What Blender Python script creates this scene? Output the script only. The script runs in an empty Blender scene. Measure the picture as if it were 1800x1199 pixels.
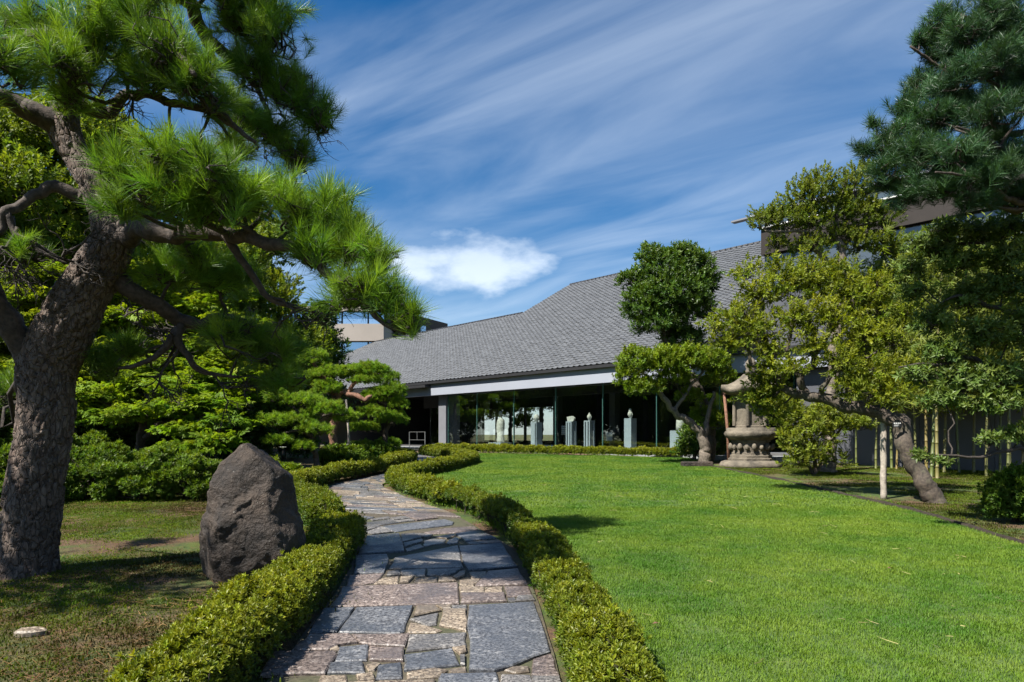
import bpy, math, random
import numpy as np
from mathutils import Vector, Matrix, noise as mnoise

# ------------------------------------------------------------------ camera, sky, sun, exposure
scene = bpy.context.scene
COL = scene.collection
random.seed(7)
RNG = np.random.default_rng(11)

EYE = 1.45
F = 1200.0
HZ = 764.0
cam_d = bpy.data.cameras.new('camera')
cam_d.lens = 24.0
cam_d.sensor_width = 36.0
cam_d.shift_y = 0.0914
cam_d.clip_start = 0.05
cam_d.clip_end = 6000
cam = bpy.data.objects.new('camera', cam_d)
cam.location = (0, 0, EYE)
cam.rotation_euler = (math.pi / 2, 0, 0)
COL.objects.link(cam)
scene.camera = cam

SUN_EL = math.radians(53)
SUN_AZ = (-0.80, -0.60)          # horizontal direction towards the sun
sun_d = bpy.data.lights.new('sun', 'SUN')
sun_d.energy = 4.6
sun_d.angle = math.radians(0.55)
sun_d.color = (1.0, 0.95, 0.87)
sun = bpy.data.objects.new('sun', sun_d)
sv = Vector((SUN_AZ[0] * math.cos(SUN_EL), SUN_AZ[1] * math.cos(SUN_EL), math.sin(SUN_EL)))
sun.rotation_euler = sv.to_track_quat('Z', 'Y').to_euler()
COL.objects.link(sun)

world = bpy.data.worlds.new('World')
scene.world = world
world.use_nodes = True
wn = world.node_tree
for n in list(wn.nodes):
    wn.nodes.remove(n)


def W(kind, **kw):
    n = wn.nodes.new(kind)
    for k, v in kw.items():
        setattr(n, k, v)
    return n


def wl(a, b):
    wn.links.new(a, b)


def wmath(op, a, b=None, c=None):
    n = W('ShaderNodeMath', operation=op)
    for i, x in enumerate((a, b, c)):
        if x is None:
            continue
        if isinstance(x, (int, float)):
            n.inputs[i].default_value = x
        else:
            wl(x, n.inputs[i])
    return n.outputs[0]


def wramp(x, lo, hi, a=0.0, b=1.0):
    n = W('ShaderNodeMapRange', interpolation_type='SMOOTHSTEP')
    wl(x, n.inputs[0])
    for i, v in enumerate((lo, hi, a, b)):
        n.inputs[i + 1].default_value = v
    return n.outputs[0]


sky = W('ShaderNodeTexSky', sky_type='NISHITA')
sky.sun_disc = False
sky.sun_elevation = SUN_EL
sky.sun_rotation = math.atan2(SUN_AZ[0], SUN_AZ[1])
sky.altitude = 300
sky.air_density = 1.0
sky.dust_density = 0.6
sky.ozone_density = 3.0
tc = W('ShaderNodeTexCoord')
sep = W('ShaderNodeSeparateXYZ')
wl(tc.outputs['Generated'], sep.inputs[0])
zc = wmath('MAXIMUM', sep.outputs[2], 0.03)
px_ = wmath('DIVIDE', sep.outputs[0], wmath('ADD', zc, 0.10))
py_ = wmath('DIVIDE', sep.outputs[1], wmath('ADD', zc, 0.10))
# rotate so that X runs along the cirrus streaks
ang = math.atan2(-0.56, 0.83)
ca, sa = math.cos(ang), math.sin(ang)
rx = wmath('ADD', wmath('MULTIPLY', px_, ca), wmath('MULTIPLY', py_, sa))
ry = wmath('ADD', wmath('MULTIPLY', px_, -sa), wmath('MULTIPLY', py_, ca))
cmb = W('ShaderNodeCombineXYZ')
wl(wmath('MULTIPLY', rx, 0.42), cmb.inputs[0])
wl(wmath('MULTIPLY', ry, 1.35), cmb.inputs[1])
cmb.inputs[2].default_value = 3.7
nz = W('ShaderNodeTexNoise')
nz.inputs['Scale'].default_value = 1.7
nz.inputs['Detail'].default_value = 7
nz.inputs['Roughness'].default_value = 0.52
nz.inputs['Distortion'].default_value = 0.55
wl(cmb.outputs[0], nz.inputs['Vector'])
cmb2 = W('ShaderNodeCombineXYZ')
wl(wmath('MULTIPLY', rx, 0.30), cmb2.inputs[0])
wl(wmath('MULTIPLY', ry, 0.55), cmb2.inputs[1])
cmb2.inputs[2].default_value = 9.1
nz2 = W('ShaderNodeTexNoise')
nz2.inputs['Scale'].default_value = 1.0
nz2.inputs['Detail'].default_value = 3
wl(cmb2.outputs[0], nz2.inputs['Vector'])
cir = wmath('MULTIPLY', wramp(nz.outputs[0], 0.33, 0.74), wramp(nz2.outputs[0], 0.30, 0.62, 0.25, 1.0))
cir = wmath('MULTIPLY', cir, 0.31)
# low puffy clouds near the horizon
nz3 = W('ShaderNodeTexNoise')
nz3.inputs['Scale'].default_value = 8.0
nz3.inputs['Detail'].default_value = 8
nz3.inputs['Roughness'].default_value = 0.55
mp = W('ShaderNodeMapping')
mp.inputs['Scale'].default_value = (1, 1, 2.1)
mp.inputs['Location'].default_value = (0.31, 0.1, 0.14)
wl(tc.outputs['Generated'], mp.inputs[0])
wl(mp.outputs[0], nz3.inputs['Vector'])
vd = W('ShaderNodeVectorMath', operation='DISTANCE')
wl(tc.outputs['Generated'], vd.inputs[0])
cd = Vector((-0.085, 1.0, 0.25)).normalized()
vsub = W('ShaderNodeVectorMath', operation='SUBTRACT')
wl(tc.outputs['Generated'], vsub.inputs[0])
vsub.inputs[1].default_value = cd
vmul = W('ShaderNodeVectorMath', operation='MULTIPLY')
wl(vsub.outputs[0], vmul.inputs[0])
vmul.inputs[1].default_value = (0.95, 0.95, 2.8)
vlen = W('ShaderNodeVectorMath', operation='LENGTH')
wl(vmul.outputs[0], vlen.inputs[0])
near = wramp(vlen.outputs['Value'], 0.02, 0.20, 1.0, 0.0)
puff = wramp(wmath('ADD', nz3.outputs[0], wmath('MULTIPLY', near, 0.30)), 0.60, 0.92)
low = wramp(sep.outputs[2], 0.22, 0.42, 1.0, 0.0)
puff = wmath('MULTIPLY', puff, wmath('MULTIPLY', low, 0.74))
hzw = wramp(sep.outputs[2], 0.0, 0.30, 0.34, 0.0)
alpha = wmath('MINIMUM', wmath('ADD', wmath('MAXIMUM', cir, puff), hzw), 0.92)
hs = W('ShaderNodeHueSaturation')
hs.inputs['Saturation'].default_value = 1.38
hs.inputs['Value'].default_value = 0.61
wl(sky.outputs[0], hs.inputs['Color'])
mx = W('ShaderNodeMix', data_type='RGBA')
wl(alpha, mx.inputs[0])
wl(hs.outputs[0], mx.inputs[6])
mx.inputs[7].default_value = (4.9, 5.5, 6.2, 1)
bg = W('ShaderNodeBackground')
bg.inputs['Strength'].default_value = 0.082
wl(mx.outputs[2], bg.inputs['Color'])
wo = W('ShaderNodeOutputWorld')
wl(bg.outputs[0], wo.inputs['Surface'])

vs = scene.view_settings
vs.view_transform = 'Standard'
vs.look = 'None'
vs.exposure = 1.36
vs.gamma = 1.0
vs.use_curve_mapping = False
cy = scene.cycles
cy.use_denoising = True
scene.render.filter_size = 1.15
try:
    cy.denoiser = 'OPENIMAGEDENOISE'
    cy.denoising_input_passes = 'RGB_ALBEDO_NORMAL'
    cy.denoising_prefilter = 'ACCURATE'
    cy.denoising_quality = 'HIGH'
except Exception:
    pass
cy.max_bounces = 8
cy.diffuse_bounces = 7
cy.glossy_bounces = 2
cy.transmission_bounces = 3
cy.transparent_max_bounces = 6
cy.use_adaptive_sampling = True
cy.adaptive_threshold = 0.02
cy.caustics_reflective = False
cy.caustics_refractive = False
cy.sample_clamp_indirect = 4.0


# ------------------------------------------------------------------ geometry helpers
def smooth01(t):
    t = np.clip(t, 0, 1)
    return t * t * (3 - 2 * t)


def ground(x, y):
    """height of the terrain"""
    x = np.asarray(x, float)
    y = np.asarray(y, float)
    z = 0.025 * (np.clip(y, 3, 31) - 3)
    left = np.clip((-x - 2.2 - 0.10 * np.clip(y - 8, 0, 30)) / 3.0, 0, 1)
    z = z + left * (0.05 * np.sin(x * 0.9 + 1.3) * np.sin(y * 0.7 + 0.5) + 0.03)
    return z


def gz(x, y):
    return float(ground(x, y))


def at(px, py, Y):
    """point at depth Y seen at pixel (px, py) of the 1800 wide photograph"""
    return np.array([(px - 900.0) / F * Y, Y, EYE + (HZ - py) / F * Y])


def on_ground(px, py):
    Y = 1830.0 / (py - 734.0)
    return np.array([(px - 900.0) / F * Y, Y, 0.025 * (Y - 3)])


def link(o, parent=None):
    COL.objects.link(o)
    if parent is not None:
        o.parent = parent
    return o


def tag(o, label=None, cat=None, group=None, kind=None):
    if label:
        o['label'] = label
    if cat:
        o['category'] = cat
    if group:
        o['group'] = group
    if kind:
        o['kind'] = kind
    return o


def empty(name, label, cat, group=None):
    o = bpy.data.objects.new(name, None)
    o.empty_display_size = 0.2
    link(o)
    return tag(o, label, cat, group)


def mesh_data(name, v, f, mat=None, smooth=False):
    me = bpy.data.meshes.new(name)
    me.from_pydata([tuple(map(float, p)) for p in v], [], [tuple(int(i) for i in q) for q in f])
    if mat is not None:
        me.materials.append(mat)
    if smooth:
        me.polygons.foreach_set('use_smooth', [True] * len(me.polygons))
    me.update()
    return me


def mobj(name, v, f, mat=None, parent=None, smooth=False, kind=None):
    o = bpy.data.objects.new(name, mesh_data(name, v, f, mat, smooth))
    link(o, parent)
    if kind:
        o['kind'] = kind
    return o


class MB:
    def __init__(self):
        self.v = []
        self.f = []

    def add(self, v, f):
        n = len(self.v)
        self.v.extend([tuple(p) for p in v])
        self.f.extend([tuple(i + n for i in q) for q in f])
        return self

    def box(self, x0, x1, y0, y1, z0, z1):
        v = [(x0, y0, z0), (x1, y0, z0), (x1, y1, z0), (x0, y1, z0), (x0, y0, z1), (x1, y0, z1), (x1, y1, z1), (x0, y1, z1)]
        f = [(0, 3, 2, 1), (4, 5, 6, 7), (0, 1, 5, 4), (1, 2, 6, 5), (2, 3, 7, 6), (3, 0, 4, 7)]
        return self.add(v, f)

    def tube(self, pts, radii, n=8):
        v, f = tube(pts, radii, n)
        return self.add(v, f)

    def build(self, name, mat, parent=None, smooth=False, kind=None):
        return mobj(name, self.v, self.f, mat, parent, smooth, kind)


def catmull(pts, n):
    """resample a polyline (rows of any width) smoothly to n rows"""
    P = np.asarray(pts, float)
    if len(P) == 2:
        t = np.linspace(0, 1, n)[:, None]
        return P[0] * (1 - t) + P[1] * t
    P = np.vstack([2 * P[0] - P[1], P, 2 * P[-1] - P[-2]])
    m = len(P) - 3
    seg = np.linalg.norm(np.diff(P[1:-1, :3], axis=0), axis=1)
    cum = np.concatenate([[0], np.cumsum(seg)])
    s = np.linspace(0, cum[-1] * 0.99999, n)
    idx = np.clip(np.searchsorted(cum, s, side='right') - 1, 0, m - 1)
    t = ((s - cum[idx]) / np.maximum(seg[idx], 1e-9))[:, None]
    a, b, c, d = P[idx], P[idx + 1], P[idx + 2], P[idx + 3]
    return 0.5 * ((2 * b) + (-a + c) * t + (2 * a - 5 * b + 4 * c - d) * t ** 2 + (-a + 3 * b - 3 * c + d) * t ** 3)


def tube(pts, radii, n=8):
    P = np.asarray(pts, float)
    R = np.asarray(radii, float)
    m = len(P)
    T = np.gradient(P, axis=0)
    T /= np.maximum(np.linalg.norm(T, axis=1), 1e-9)[:, None]
    up = np.array([0, 0, 1.0]) if abs(T[0][2]) < 0.9 else np.array([1.0, 0, 0])
    N = np.cross(T[0], up)
    N /= np.linalg.norm(N)
    a = np.arange(n) * 2 * math.pi / n
    V = []
    for i in range(m):
        N = N - T[i] * np.dot(N, T[i])
        N /= max(np.linalg.norm(N), 1e-9)
        B = np.cross(T[i], N)
        V.append(P[i] + R[i] * (np.cos(a)[:, None] * N + np.sin(a)[:, None] * B))
    V = np.vstack(V)
    Fc = []
    for i in range(m - 1):
        for k in range(n):
            k2 = (k + 1) % n
            Fc.append((i * n + k, i * n + k2, (i + 1) * n + k2, (i + 1) * n + k))
    Fc.append(tuple(range(n - 1, -1, -1)))
    Fc.append(tuple((m - 1) * n + k for k in range(n)))
    return V, Fc


def gnarl(p0, p1, amp, n=8, sag=0.0, rng=RNG):
    """a crooked line from p0 to p1"""
    p0 = np.asarray(p0, float)
    p1 = np.asarray(p1, float)
    t = np.linspace(0, 1, n)
    L = np.linalg.norm(p1 - p0)
    w = rng.normal(0, 1, (n, 3)) * amp * L
    w[1:-1] = 0.5 * w[1:-1] + 0.25 * (w[:-2] + w[2:])
    w *= (np.minimum(t, 1 - t) * 4).clip(0, 1)[:, None]
    P = p0 + (p1 - p0) * t[:, None] + w
    P[:, 2] -= sag * L * (t * (1 - t) * 4)
    return P


# ------------------------------------------------------------------ scattering of small leaf pieces (one object of kind stuff)
_groups = {}


def proto_group(key, protos):
    if key in _groups:
        return _groups[key]
    g = bpy.data.node_groups.new('scatter_' + key, 'GeometryNodeTree')
    g.interface.new_socket('Geometry', in_out='INPUT', socket_type='NodeSocketGeometry')
    g.interface.new_socket('Geometry', in_out='OUTPUT', socket_type='NodeSocketGeometry')
    gi = g.nodes.new('NodeGroupInput')
    go = g.nodes.new('NodeGroupOutput')
    iop = g.nodes.new('GeometryNodeInstanceOnPoints')
    g2i = g.nodes.new('GeometryNodeGeometryToInstance')
    for p in reversed(protos):
        oi = g.nodes.new('GeometryNodeObjectInfo')
        oi.inputs['Object'].default_value = p
        oi.inputs['As Instance'].default_value = False
        g.links.new(oi.outputs['Geometry'], g2i.inputs[0])

    def named(nm, typ):
        a = g.nodes.new('GeometryNodeInputNamedAttribute')
        a.data_type = typ
        a.inputs['Name'].default_value = nm
        return a.outputs[0]
    m2p = g.nodes.new('GeometryNodeMeshToPoints')
    g.links.new(gi.outputs[0], m2p.inputs[0])
    g.links.new(m2p.outputs[0], iop.inputs['Points'])
    g.links.new(g2i.outputs[0], iop.inputs['Instance'])
    iop.inputs['Pick Instance'].default_value = True
    g.links.new(named('pid', 'INT'), iop.inputs['Instance Index'])
    g.links.new(named('rot', 'FLOAT_VECTOR'), iop.inputs['Rotation'])
    g.links.new(named('scl', 'FLOAT'), iop.inputs['Scale'])
    g.links.new(iop.outputs[0], go.inputs[0])
    _groups[key] = g
    return g


_protos = {}


def proto(shape, mat):
    """unlinked source objects: the shape's variants with this material"""
    key = shape + '_' + mat.name
    if key not in _protos:
        obs = []
        for me0 in SHAPES[shape]:
            me = me0.copy()
            me.materials.clear()
            me.materials.append(mat)
            obs.append(bpy.data.objects.new('leaf_source', me))
        _protos[key] = obs
    return key, _protos[key]


def eulers(axis, spin):
    """euler angles turning +Z to each axis, spun about it"""
    z = axis / np.maximum(np.linalg.norm(axis, axis=1), 1e-9)[:, None]
    ref = np.where(np.abs(z[:, 2:3]) < 0.95, np.array([[0, 0, 1.0]]), np.array([[1.0, 0, 0]]))
    x0 = np.cross(ref, z)
    x0 /= np.linalg.norm(x0, axis=1)[:, None]
    y0 = np.cross(z, x0)
    c, s = np.cos(spin)[:, None], np.sin(spin)[:, None]
    x = x0 * c + y0 * s
    y = np.cross(z, x)
    b = -np.arcsin(np.clip(x[:, 2], -1, 1))
    a = np.arctan2(y[:, 2], z[:, 2])
    g = np.arctan2(x[:, 1], x[:, 0])
    return np.stack([a, b, g], 1)


def scatter(name, shape, mat, pts, axis, scl, tint, parent=None, spin=None, rng=RNG, kind='stuff'):
    pts = np.asarray(pts, float)
    n = len(pts)
    if n == 0:
        return None
    key, obs = proto(shape, mat)
    me = bpy.data.meshes.new(name)
    me.vertices.add(n)
    me.vertices.foreach_set('co', pts.astype(np.float32).ravel())
    if spin is None:
        spin = rng.uniform(0, 6.283, n)
    rot = eulers(np.asarray(axis, float), spin)
    a = me.attributes.new('rot', 'FLOAT_VECTOR', 'POINT')
    a.data.foreach_set('vector', rot.astype(np.float32).ravel())
    a = me.attributes.new('scl', 'FLOAT', 'POINT')
    a.data.foreach_set('value', (np.ones(n) * scl).astype(np.float32))
    a = me.attributes.new('tint', 'FLOAT', 'POINT')
    a.data.foreach_set('value', np.clip(np.ones(n) * tint, 0, 1).astype(np.float32))
    a = me.attributes.new('pid', 'INT', 'POINT')
    a.data.foreach_set('value', rng.integers(0, len(obs), n).astype(np.int32))
    me.materials.append(mat)
    o = bpy.data.objects.new(name, me)
    link(o, parent)
    if kind:
        o['kind'] = kind
    m = o.modifiers.new('scatter', 'NODES')
    m.node_group = proto_group(key, obs)
    return o


# ------------------------------------------------------------------ materials
def newmat(name):
    m = bpy.data.materials.new(name)
    m.use_nodes = True
    nt = m.node_tree
    b = nt.nodes['Principled BSDF']

    class NT:
        pass
    h = NT()
    h.m, h.nt, h.b = m, nt, b

    def node(kind, **kw):
        n = nt.nodes.new(kind)
        for k, v in kw.items():
            setattr(n, k, v)
        return n
    h.node = node
    h.link = lambda a, c: nt.links.new(a, c)

    def mathn(op, a, c=None):
        n = node('ShaderNodeMath', operation=op)
        for i, x in enumerate((a, c)):
            if x is None:
                continue
            if isinstance(x, (int, float)):
                n.inputs[i].default_value = x
            else:
                h.link(x, n.inputs[i])
        return n.outputs[0]
    h.math = mathn

    def noise(scale, detail=4, rough=0.55, vec=None, dist=0.0):
        n = node('ShaderNodeTexNoise')
        n.inputs['Scale'].default_value = scale
        n.inputs['Detail'].default_value = detail
        n.inputs['Roughness'].default_value = rough
        n.inputs['Distortion'].default_value = dist
        if vec is None:
            vec = h.pos()
        h.link(vec, n.inputs['Vector'])
        return n.outputs[0]
    h.noise = noise

    def pos():
        if not hasattr(h, '_pos'):
            h._pos = node('ShaderNodeTexCoord').outputs['Object']
        return h._pos
    h.pos = pos

    def ramp(x, lo, hi, a=0.0, c=1.0):
        n = node('ShaderNodeMapRange')
        h.link(x, n.inputs[0])
        for i, v in enumerate((lo, hi, a, c)):
            n.inputs[i + 1].default_value = v
        return n.outputs[0]
    h.ramp = ramp

    def mix(fac, a, c, blend='MIX'):
        n = node('ShaderNodeMix', data_type='RGBA', blend_type=blend)
        if isinstance(fac, (int, float)):
            n.inputs[0].default_value = fac
        else:
            h.link(fac, n.inputs[0])
        for i, x in ((6, a), (7, c)):
            if isinstance(x, tuple):
                n.inputs[i].default_value = (x + (1,))[:4]
            else:
                h.link(x, n.inputs[i])
        return n.outputs[2]
    h.mix = mix

    def bump(height, strength=0.5, dist=0.02):
        n = node('ShaderNodeBump')
        n.inputs['Strength'].default_value = strength
        n.inputs['Distance'].default_value = dist
        h.link(height, n.inputs['Height'])
        h.link(n.outputs[0], b.inputs['Normal'])
    h.bump = bump

    def setc(x):
        if isinstance(x, tuple):
            b.inputs['Base Color'].default_value = (x + (1,))[:4]
        else:
            h.link(x, b.inputs['Base Color'])
    h.col = setc

    def setr(x):
        if isinstance(x, (int, float)):
            b.inputs['Roughness'].default_value = x
        else:
            h.link(x, b.inputs['Roughness'])
    h.rough = setr
    return h


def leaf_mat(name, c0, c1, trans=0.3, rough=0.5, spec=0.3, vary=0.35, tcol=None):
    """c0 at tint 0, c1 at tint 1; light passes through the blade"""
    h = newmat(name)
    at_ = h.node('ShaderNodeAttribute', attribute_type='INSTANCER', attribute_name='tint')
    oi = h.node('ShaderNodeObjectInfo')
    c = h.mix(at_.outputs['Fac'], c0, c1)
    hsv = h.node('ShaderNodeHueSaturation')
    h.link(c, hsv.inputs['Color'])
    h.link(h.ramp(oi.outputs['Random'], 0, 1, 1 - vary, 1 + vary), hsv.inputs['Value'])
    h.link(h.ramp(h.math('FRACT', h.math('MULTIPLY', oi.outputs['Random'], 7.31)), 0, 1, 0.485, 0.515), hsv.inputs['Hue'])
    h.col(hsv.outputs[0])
    h.rough(rough)
    h.b.inputs['Specular IOR Level'].default_value = spec
    tr = h.node('ShaderNodeBsdfTranslucent')
    tm = h.mix(1.0, hsv.outputs[0], (1.25, 1.2, 0.45), 'MULTIPLY')
    h.link(tm, tr.inputs['Color'])
    ms = h.node('ShaderNodeMixShader')
    ms.inputs[0].default_value = trans
    h.link(h.b.outputs[0], ms.inputs[1])
    h.link(tr.outputs[0], ms.inputs[2])
    out = [n for n in h.nt.nodes if n.type == 'OUTPUT_MATERIAL'][0]
    h.link(ms.outputs[0], out.inputs['Surface'])
    return h.m


def bark_mat(name, c0, c1, scale=14.0, moss=0.0, plates=False):
    h = newmat(name)
    n1 = h.noise(scale, 6, 0.6)
    n2 = h.noise(scale * 0.25, 3)
    c = h.mix(h.ramp(n1, 0.35, 0.7), c0, c1)
    if moss:
        c = h.mix(h.ramp(n2, 0.5, 0.75, 0, moss), c, (0.06, 0.075, 0.035))
    hh = n1
    if plates:
        mp = h.node('ShaderNodeMapping')
        mp.inputs['Scale'].default_value = (1, 1, 0.45)
        h.link(h.pos(), mp.inputs[0])
        wv = h.node('ShaderNodeMix', data_type='VECTOR')
        wv.inputs[0].default_value = 0.06
        h.link(mp.outputs[0], wv.inputs[4])
        nv = h.node('ShaderNodeTexNoise')
        nv.inputs['Scale'].default_value = 9
        h.link(mp.outputs[0], nv.inputs['Vector'])
        h.link(nv.outputs['Color'], wv.inputs[5])
        v1 = h.node('ShaderNodeTexVoronoi', feature='F1')
        v1.inputs['Scale'].default_value = 24
        h.link(wv.outputs[1], v1.inputs['Vector'])
        v2 = h.node('ShaderNodeTexVoronoi', feature='DISTANCE_TO_EDGE')
        v2.inputs['Scale'].default_value = 24
        h.link(wv.outputs[1], v2.inputs['Vector'])
        sx = h.node('ShaderNodeSeparateColor')
        h.link(v1.outputs['Color'], sx.inputs[0])
        c = h.mix(h.ramp(sx.outputs[0], 0, 1, 0, 0.55), c, (0.165, 0.130, 0.105))
        c = h.mix(h.ramp(sx.outputs[1], 0.5, 1, 0, 0.5), c, (0.085, 0.050, 0.036))
        hh = h.math('ADD', h.math('MULTIPLY', h.ramp(v2.outputs['Distance'], 0.0, 0.12), 1.0), h.math('MULTIPLY', n1, 0.6))
    h.col(c)
    h.rough(0.85)
    h.bump(hh, 0.9 if plates else 0.6, 0.02)
    return h.m


def plain(name, c, rough=0.6, spec=0.5, metal=0.0, vary=0.12, scale=3.0, bump=0.0, bscale=40):
    h = newmat(name)
    n1 = h.noise(scale, 4)
    k0 = tuple(x * (1 - vary) for x in c)
    k1 = tuple(min(1, x * (1 + vary)) for x in c)
    h.col(h.mix(h.ramp(n1, 0.3, 0.7), k0, k1))
    h.rough(rough)
    h.b.inputs['Specular IOR Level'].default_value = spec
    h.b.inputs['Metallic'].default_value = metal
    if bump:
        h.bump(h.noise(bscale, 5, 0.65), bump, 0.01)
    return h.m


M = {}
# ground under the trees: soil, moss and litter
h = newmat('soil_and_moss')
a_ = h.noise(0.9, 5, 0.6)
b_ = h.noise(3.5, 5, 0.6)
c_ = h.noise(40, 4, 0.7)
soil = h.mix(h.ramp(c_, 0.3, 0.7), (0.045, 0.024, 0.011), (0.155, 0.088, 0.042))
moss = h.mix(h.ramp(b_, 0.35, 0.65), (0.022, 0.048, 0.006), (0.075, 0.110, 0.010))
cc = h.mix(h.ramp(a_, 0.42, 0.56), soil, moss)
h.col(h.mix(h.ramp(h.noise(14, 3), 0.6, 0.72, 0, 0.7), cc, (0.070, 0.038, 0.018)))
h.rough(0.95)
h.bump(h.math('ADD', c_, h.math('MULTIPLY', b_, 1.5)), 0.8, 0.05)
M['soil'] = h.m
h = newmat('lawn_soil')
h.col(h.mix(h.ramp(h.noise(9, 4), 0.35, 0.65), (0.030, 0.070, 0.010), (0.075, 0.115, 0.020)))
h.rough(0.95)
h.bump(h.noise(60, 3), 0.6, 0.03)
M['lawn'] = h.m
h = newmat('path_mortar')
h.col(h.mix(h.ramp(h.noise(2.2, 4), 0.45, 0.62, 0, 0.45), h.mix(h.ramp(h.noise(25, 5), 0.35, 0.65), (0.030, 0.024, 0.016), (0.085, 0.070, 0.045)), (0.040, 0.058, 0.014)))
h.rough(0.9)
h.bump(h.noise(80, 4), 0.7, 0.01)
M['mortar'] = h.m


def stone_mat(name, base, speck, dark, wet):
    h = newmat(name)
    oi = h.node('ShaderNodeObjectInfo')
    sp = h.noise(46, 3, 0.78)
    sp2 = h.noise(24, 2, 0.6)
    st = h.noise(2.3, 4, 0.6)
    c = h.mix(h.ramp(sp, 0.44, 0.56), dark, base)
    c = h.mix(h.ramp(sp2, 0.58, 0.68, 0, 0.65), c, speck)
    c = h.mix(h.ramp(st, 0.42, 0.66, 0, 0.75), c, tuple(x * 0.38 for x in base))
    hv = h.node('ShaderNodeHueSaturation')
    h.link(c, hv.inputs['Color'])
    h.link(h.ramp(oi.outputs['Random'], 0, 1, 0.70, 1.30), hv.inputs['Value'])
    h.col(hv.outputs[0])
    h.rough(h.ramp(st, 0.38, 0.66, 0.62, wet))
    h.b.inputs['Specular IOR Level'].default_value = 0.5
    h.bump(h.math('ADD', sp, h.math('MULTIPLY', st, 2.0)), 0.55, 0.006)
    return h.m


M['stone_blue'] = stone_mat('blue_grey_granite', (0.115, 0.120, 0.130), (0.25, 0.25, 0.25), (0.030, 0.031, 0.035), 0.20)
M['stone_pink'] = stone_mat('pinkish_granite', (0.195, 0.155, 0.135), (0.38, 0.33, 0.30), (0.045, 0.033, 0.028), 0.26)
M['stone_tan'] = stone_mat('tan_stone', (0.25, 0.20, 0.145), (0.44, 0.38, 0.29), (0.06, 0.045, 0.032), 0.36)
M['stone_grey'] = stone_mat('grey_stone', (0.165, 0.155, 0.145), (0.36, 0.34, 0.31), (0.038, 0.035, 0.032), 0.26)

h = newmat('boulder_stone')
n1 = h.noise(3.0, 6, 0.62)
n2 = h.noise(22, 5, 0.7)
vor = h.node('ShaderNodeTexVoronoi')
vor.inputs['Scale'].default_value = 26
h.link(h.pos(), vor.inputs['Vector'])
c = h.mix(h.ramp(n1, 0.35, 0.68), (0.011, 0.0072, 0.0052), (0.056, 0.037, 0.024))
c = h.mix(h.ramp(n2, 0.5, 0.75, 0, 0.35), c, (0.085, 0.064, 0.046))
sepx = h.node('ShaderNodeSeparateXYZ')
h.link(h.pos(), sepx.inputs[0])
lich = h.math('MULTIPLY', h.ramp(vor.outputs['Distance'], 0.16, 0.08), h.ramp(h.noise(5, 2), 0.50, 0.62))
c = h.mix(h.math('MULTIPLY', lich, 0.7), c, (0.30, 0.29, 0.25))
h.col(c)
h.rough(0.7)
h.bump(h.math('ADD', h.math('MULTIPLY', n1, 2.5), n2), 0.8, 0.05)
M['boulder'] = h.m

h = newmat('lantern_stone')
n1 = h.noise(2.5, 6, 0.65)
n2 = h.noise(28, 4, 0.7)
c = h.mix(h.ramp(n1, 0.36, 0.66), (0.055, 0.047, 0.036), (0.195, 0.165, 0.122))
c = h.mix(h.ramp(n2, 0.5, 0.72, 0, 0.45), c, (0.10, 0.085, 0.06))
h.col(c)
h.rough(0.9)
h.bump(h.math('ADD', n1, n2), 0.7, 0.03)
M['lantern'] = h.m

M['pine_bark'] = bark_mat('pine_bark', (0.034, 0.025, 0.019), (0.150, 0.108, 0.082), 17, 0.0, True)
M['limb_bark'] = bark_mat('limb_bark', (0.022, 0.016, 0.012), (0.082, 0.060, 0.046), 22)
M['red_bark'] = bark_mat('red_pine_bark', (0.10, 0.05, 0.03), (0.26, 0.13, 0.08), 20)
M['twig'] = bark_mat('dark_twig', (0.022, 0.017, 0.013), (0.06, 0.047, 0.036), 40)
M['bark'] = bark_mat('broadleaf_bark', (0.032, 0.025, 0.020), (0.105, 0.082, 0.060), 20, 0.4)
M['pale_bark'] = bark_mat('pale_bark', (0.075, 0.060, 0.048), (0.20, 0.165, 0.125), 18, 0.2)
M['wood'] = plain('weathered_wood', (0.34, 0.30, 0.25), 0.85, 0.2, vary=0.3, scale=20, bump=0.5)
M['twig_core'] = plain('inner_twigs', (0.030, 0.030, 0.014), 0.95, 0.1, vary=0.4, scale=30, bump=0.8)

M['tile'] = None
h = newmat('roof_tile')
oi = h.node('ShaderNodeObjectInfo')
n1 = h.noise(0.8, 5)
c = h.mix(h.ramp(n1, 0.3, 0.7), (0.080, 0.084, 0.088), (0.118, 0.122, 0.127))
hv = h.node('ShaderNodeHueSaturation')
h.link(c, hv.inputs['Color'])
h.link(h.ramp(oi.outputs['Random'], 0, 1, 0.86, 1.16), hv.inputs['Value'])
h.col(hv.outputs[0])
h.rough(0.5)
M['tile'] = h.m
M['dark_metal'] = plain('dark_metal', (0.022, 0.022, 0.024), 0.5, 0.4)
M['fascia'] = plain('grey_fascia', (0.27, 0.29, 0.335), 0.55, 0.4, vary=0.05, scale=0.6)
M['column'] = plain('grey_column', (0.15, 0.155, 0.17), 0.6, 0.4, vary=0.06)
M['wall_panel'] = plain('grey_wall_panel', (0.075, 0.078, 0.088), 0.45, 0.5, vary=0.12, scale=1.0)
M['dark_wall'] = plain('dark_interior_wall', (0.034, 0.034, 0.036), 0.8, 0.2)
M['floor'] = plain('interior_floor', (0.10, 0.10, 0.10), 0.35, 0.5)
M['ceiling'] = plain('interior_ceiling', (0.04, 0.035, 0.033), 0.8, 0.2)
M['terrace'] = plain('terrace_stone', (0.24, 0.25, 0.25), 0.75, 0.3, vary=0.2, scale=8)
M['pedestal'] = plain('painted_pedestal', (0.33, 0.36, 0.39), 0.6, 0.3, vary=0.04)
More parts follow.
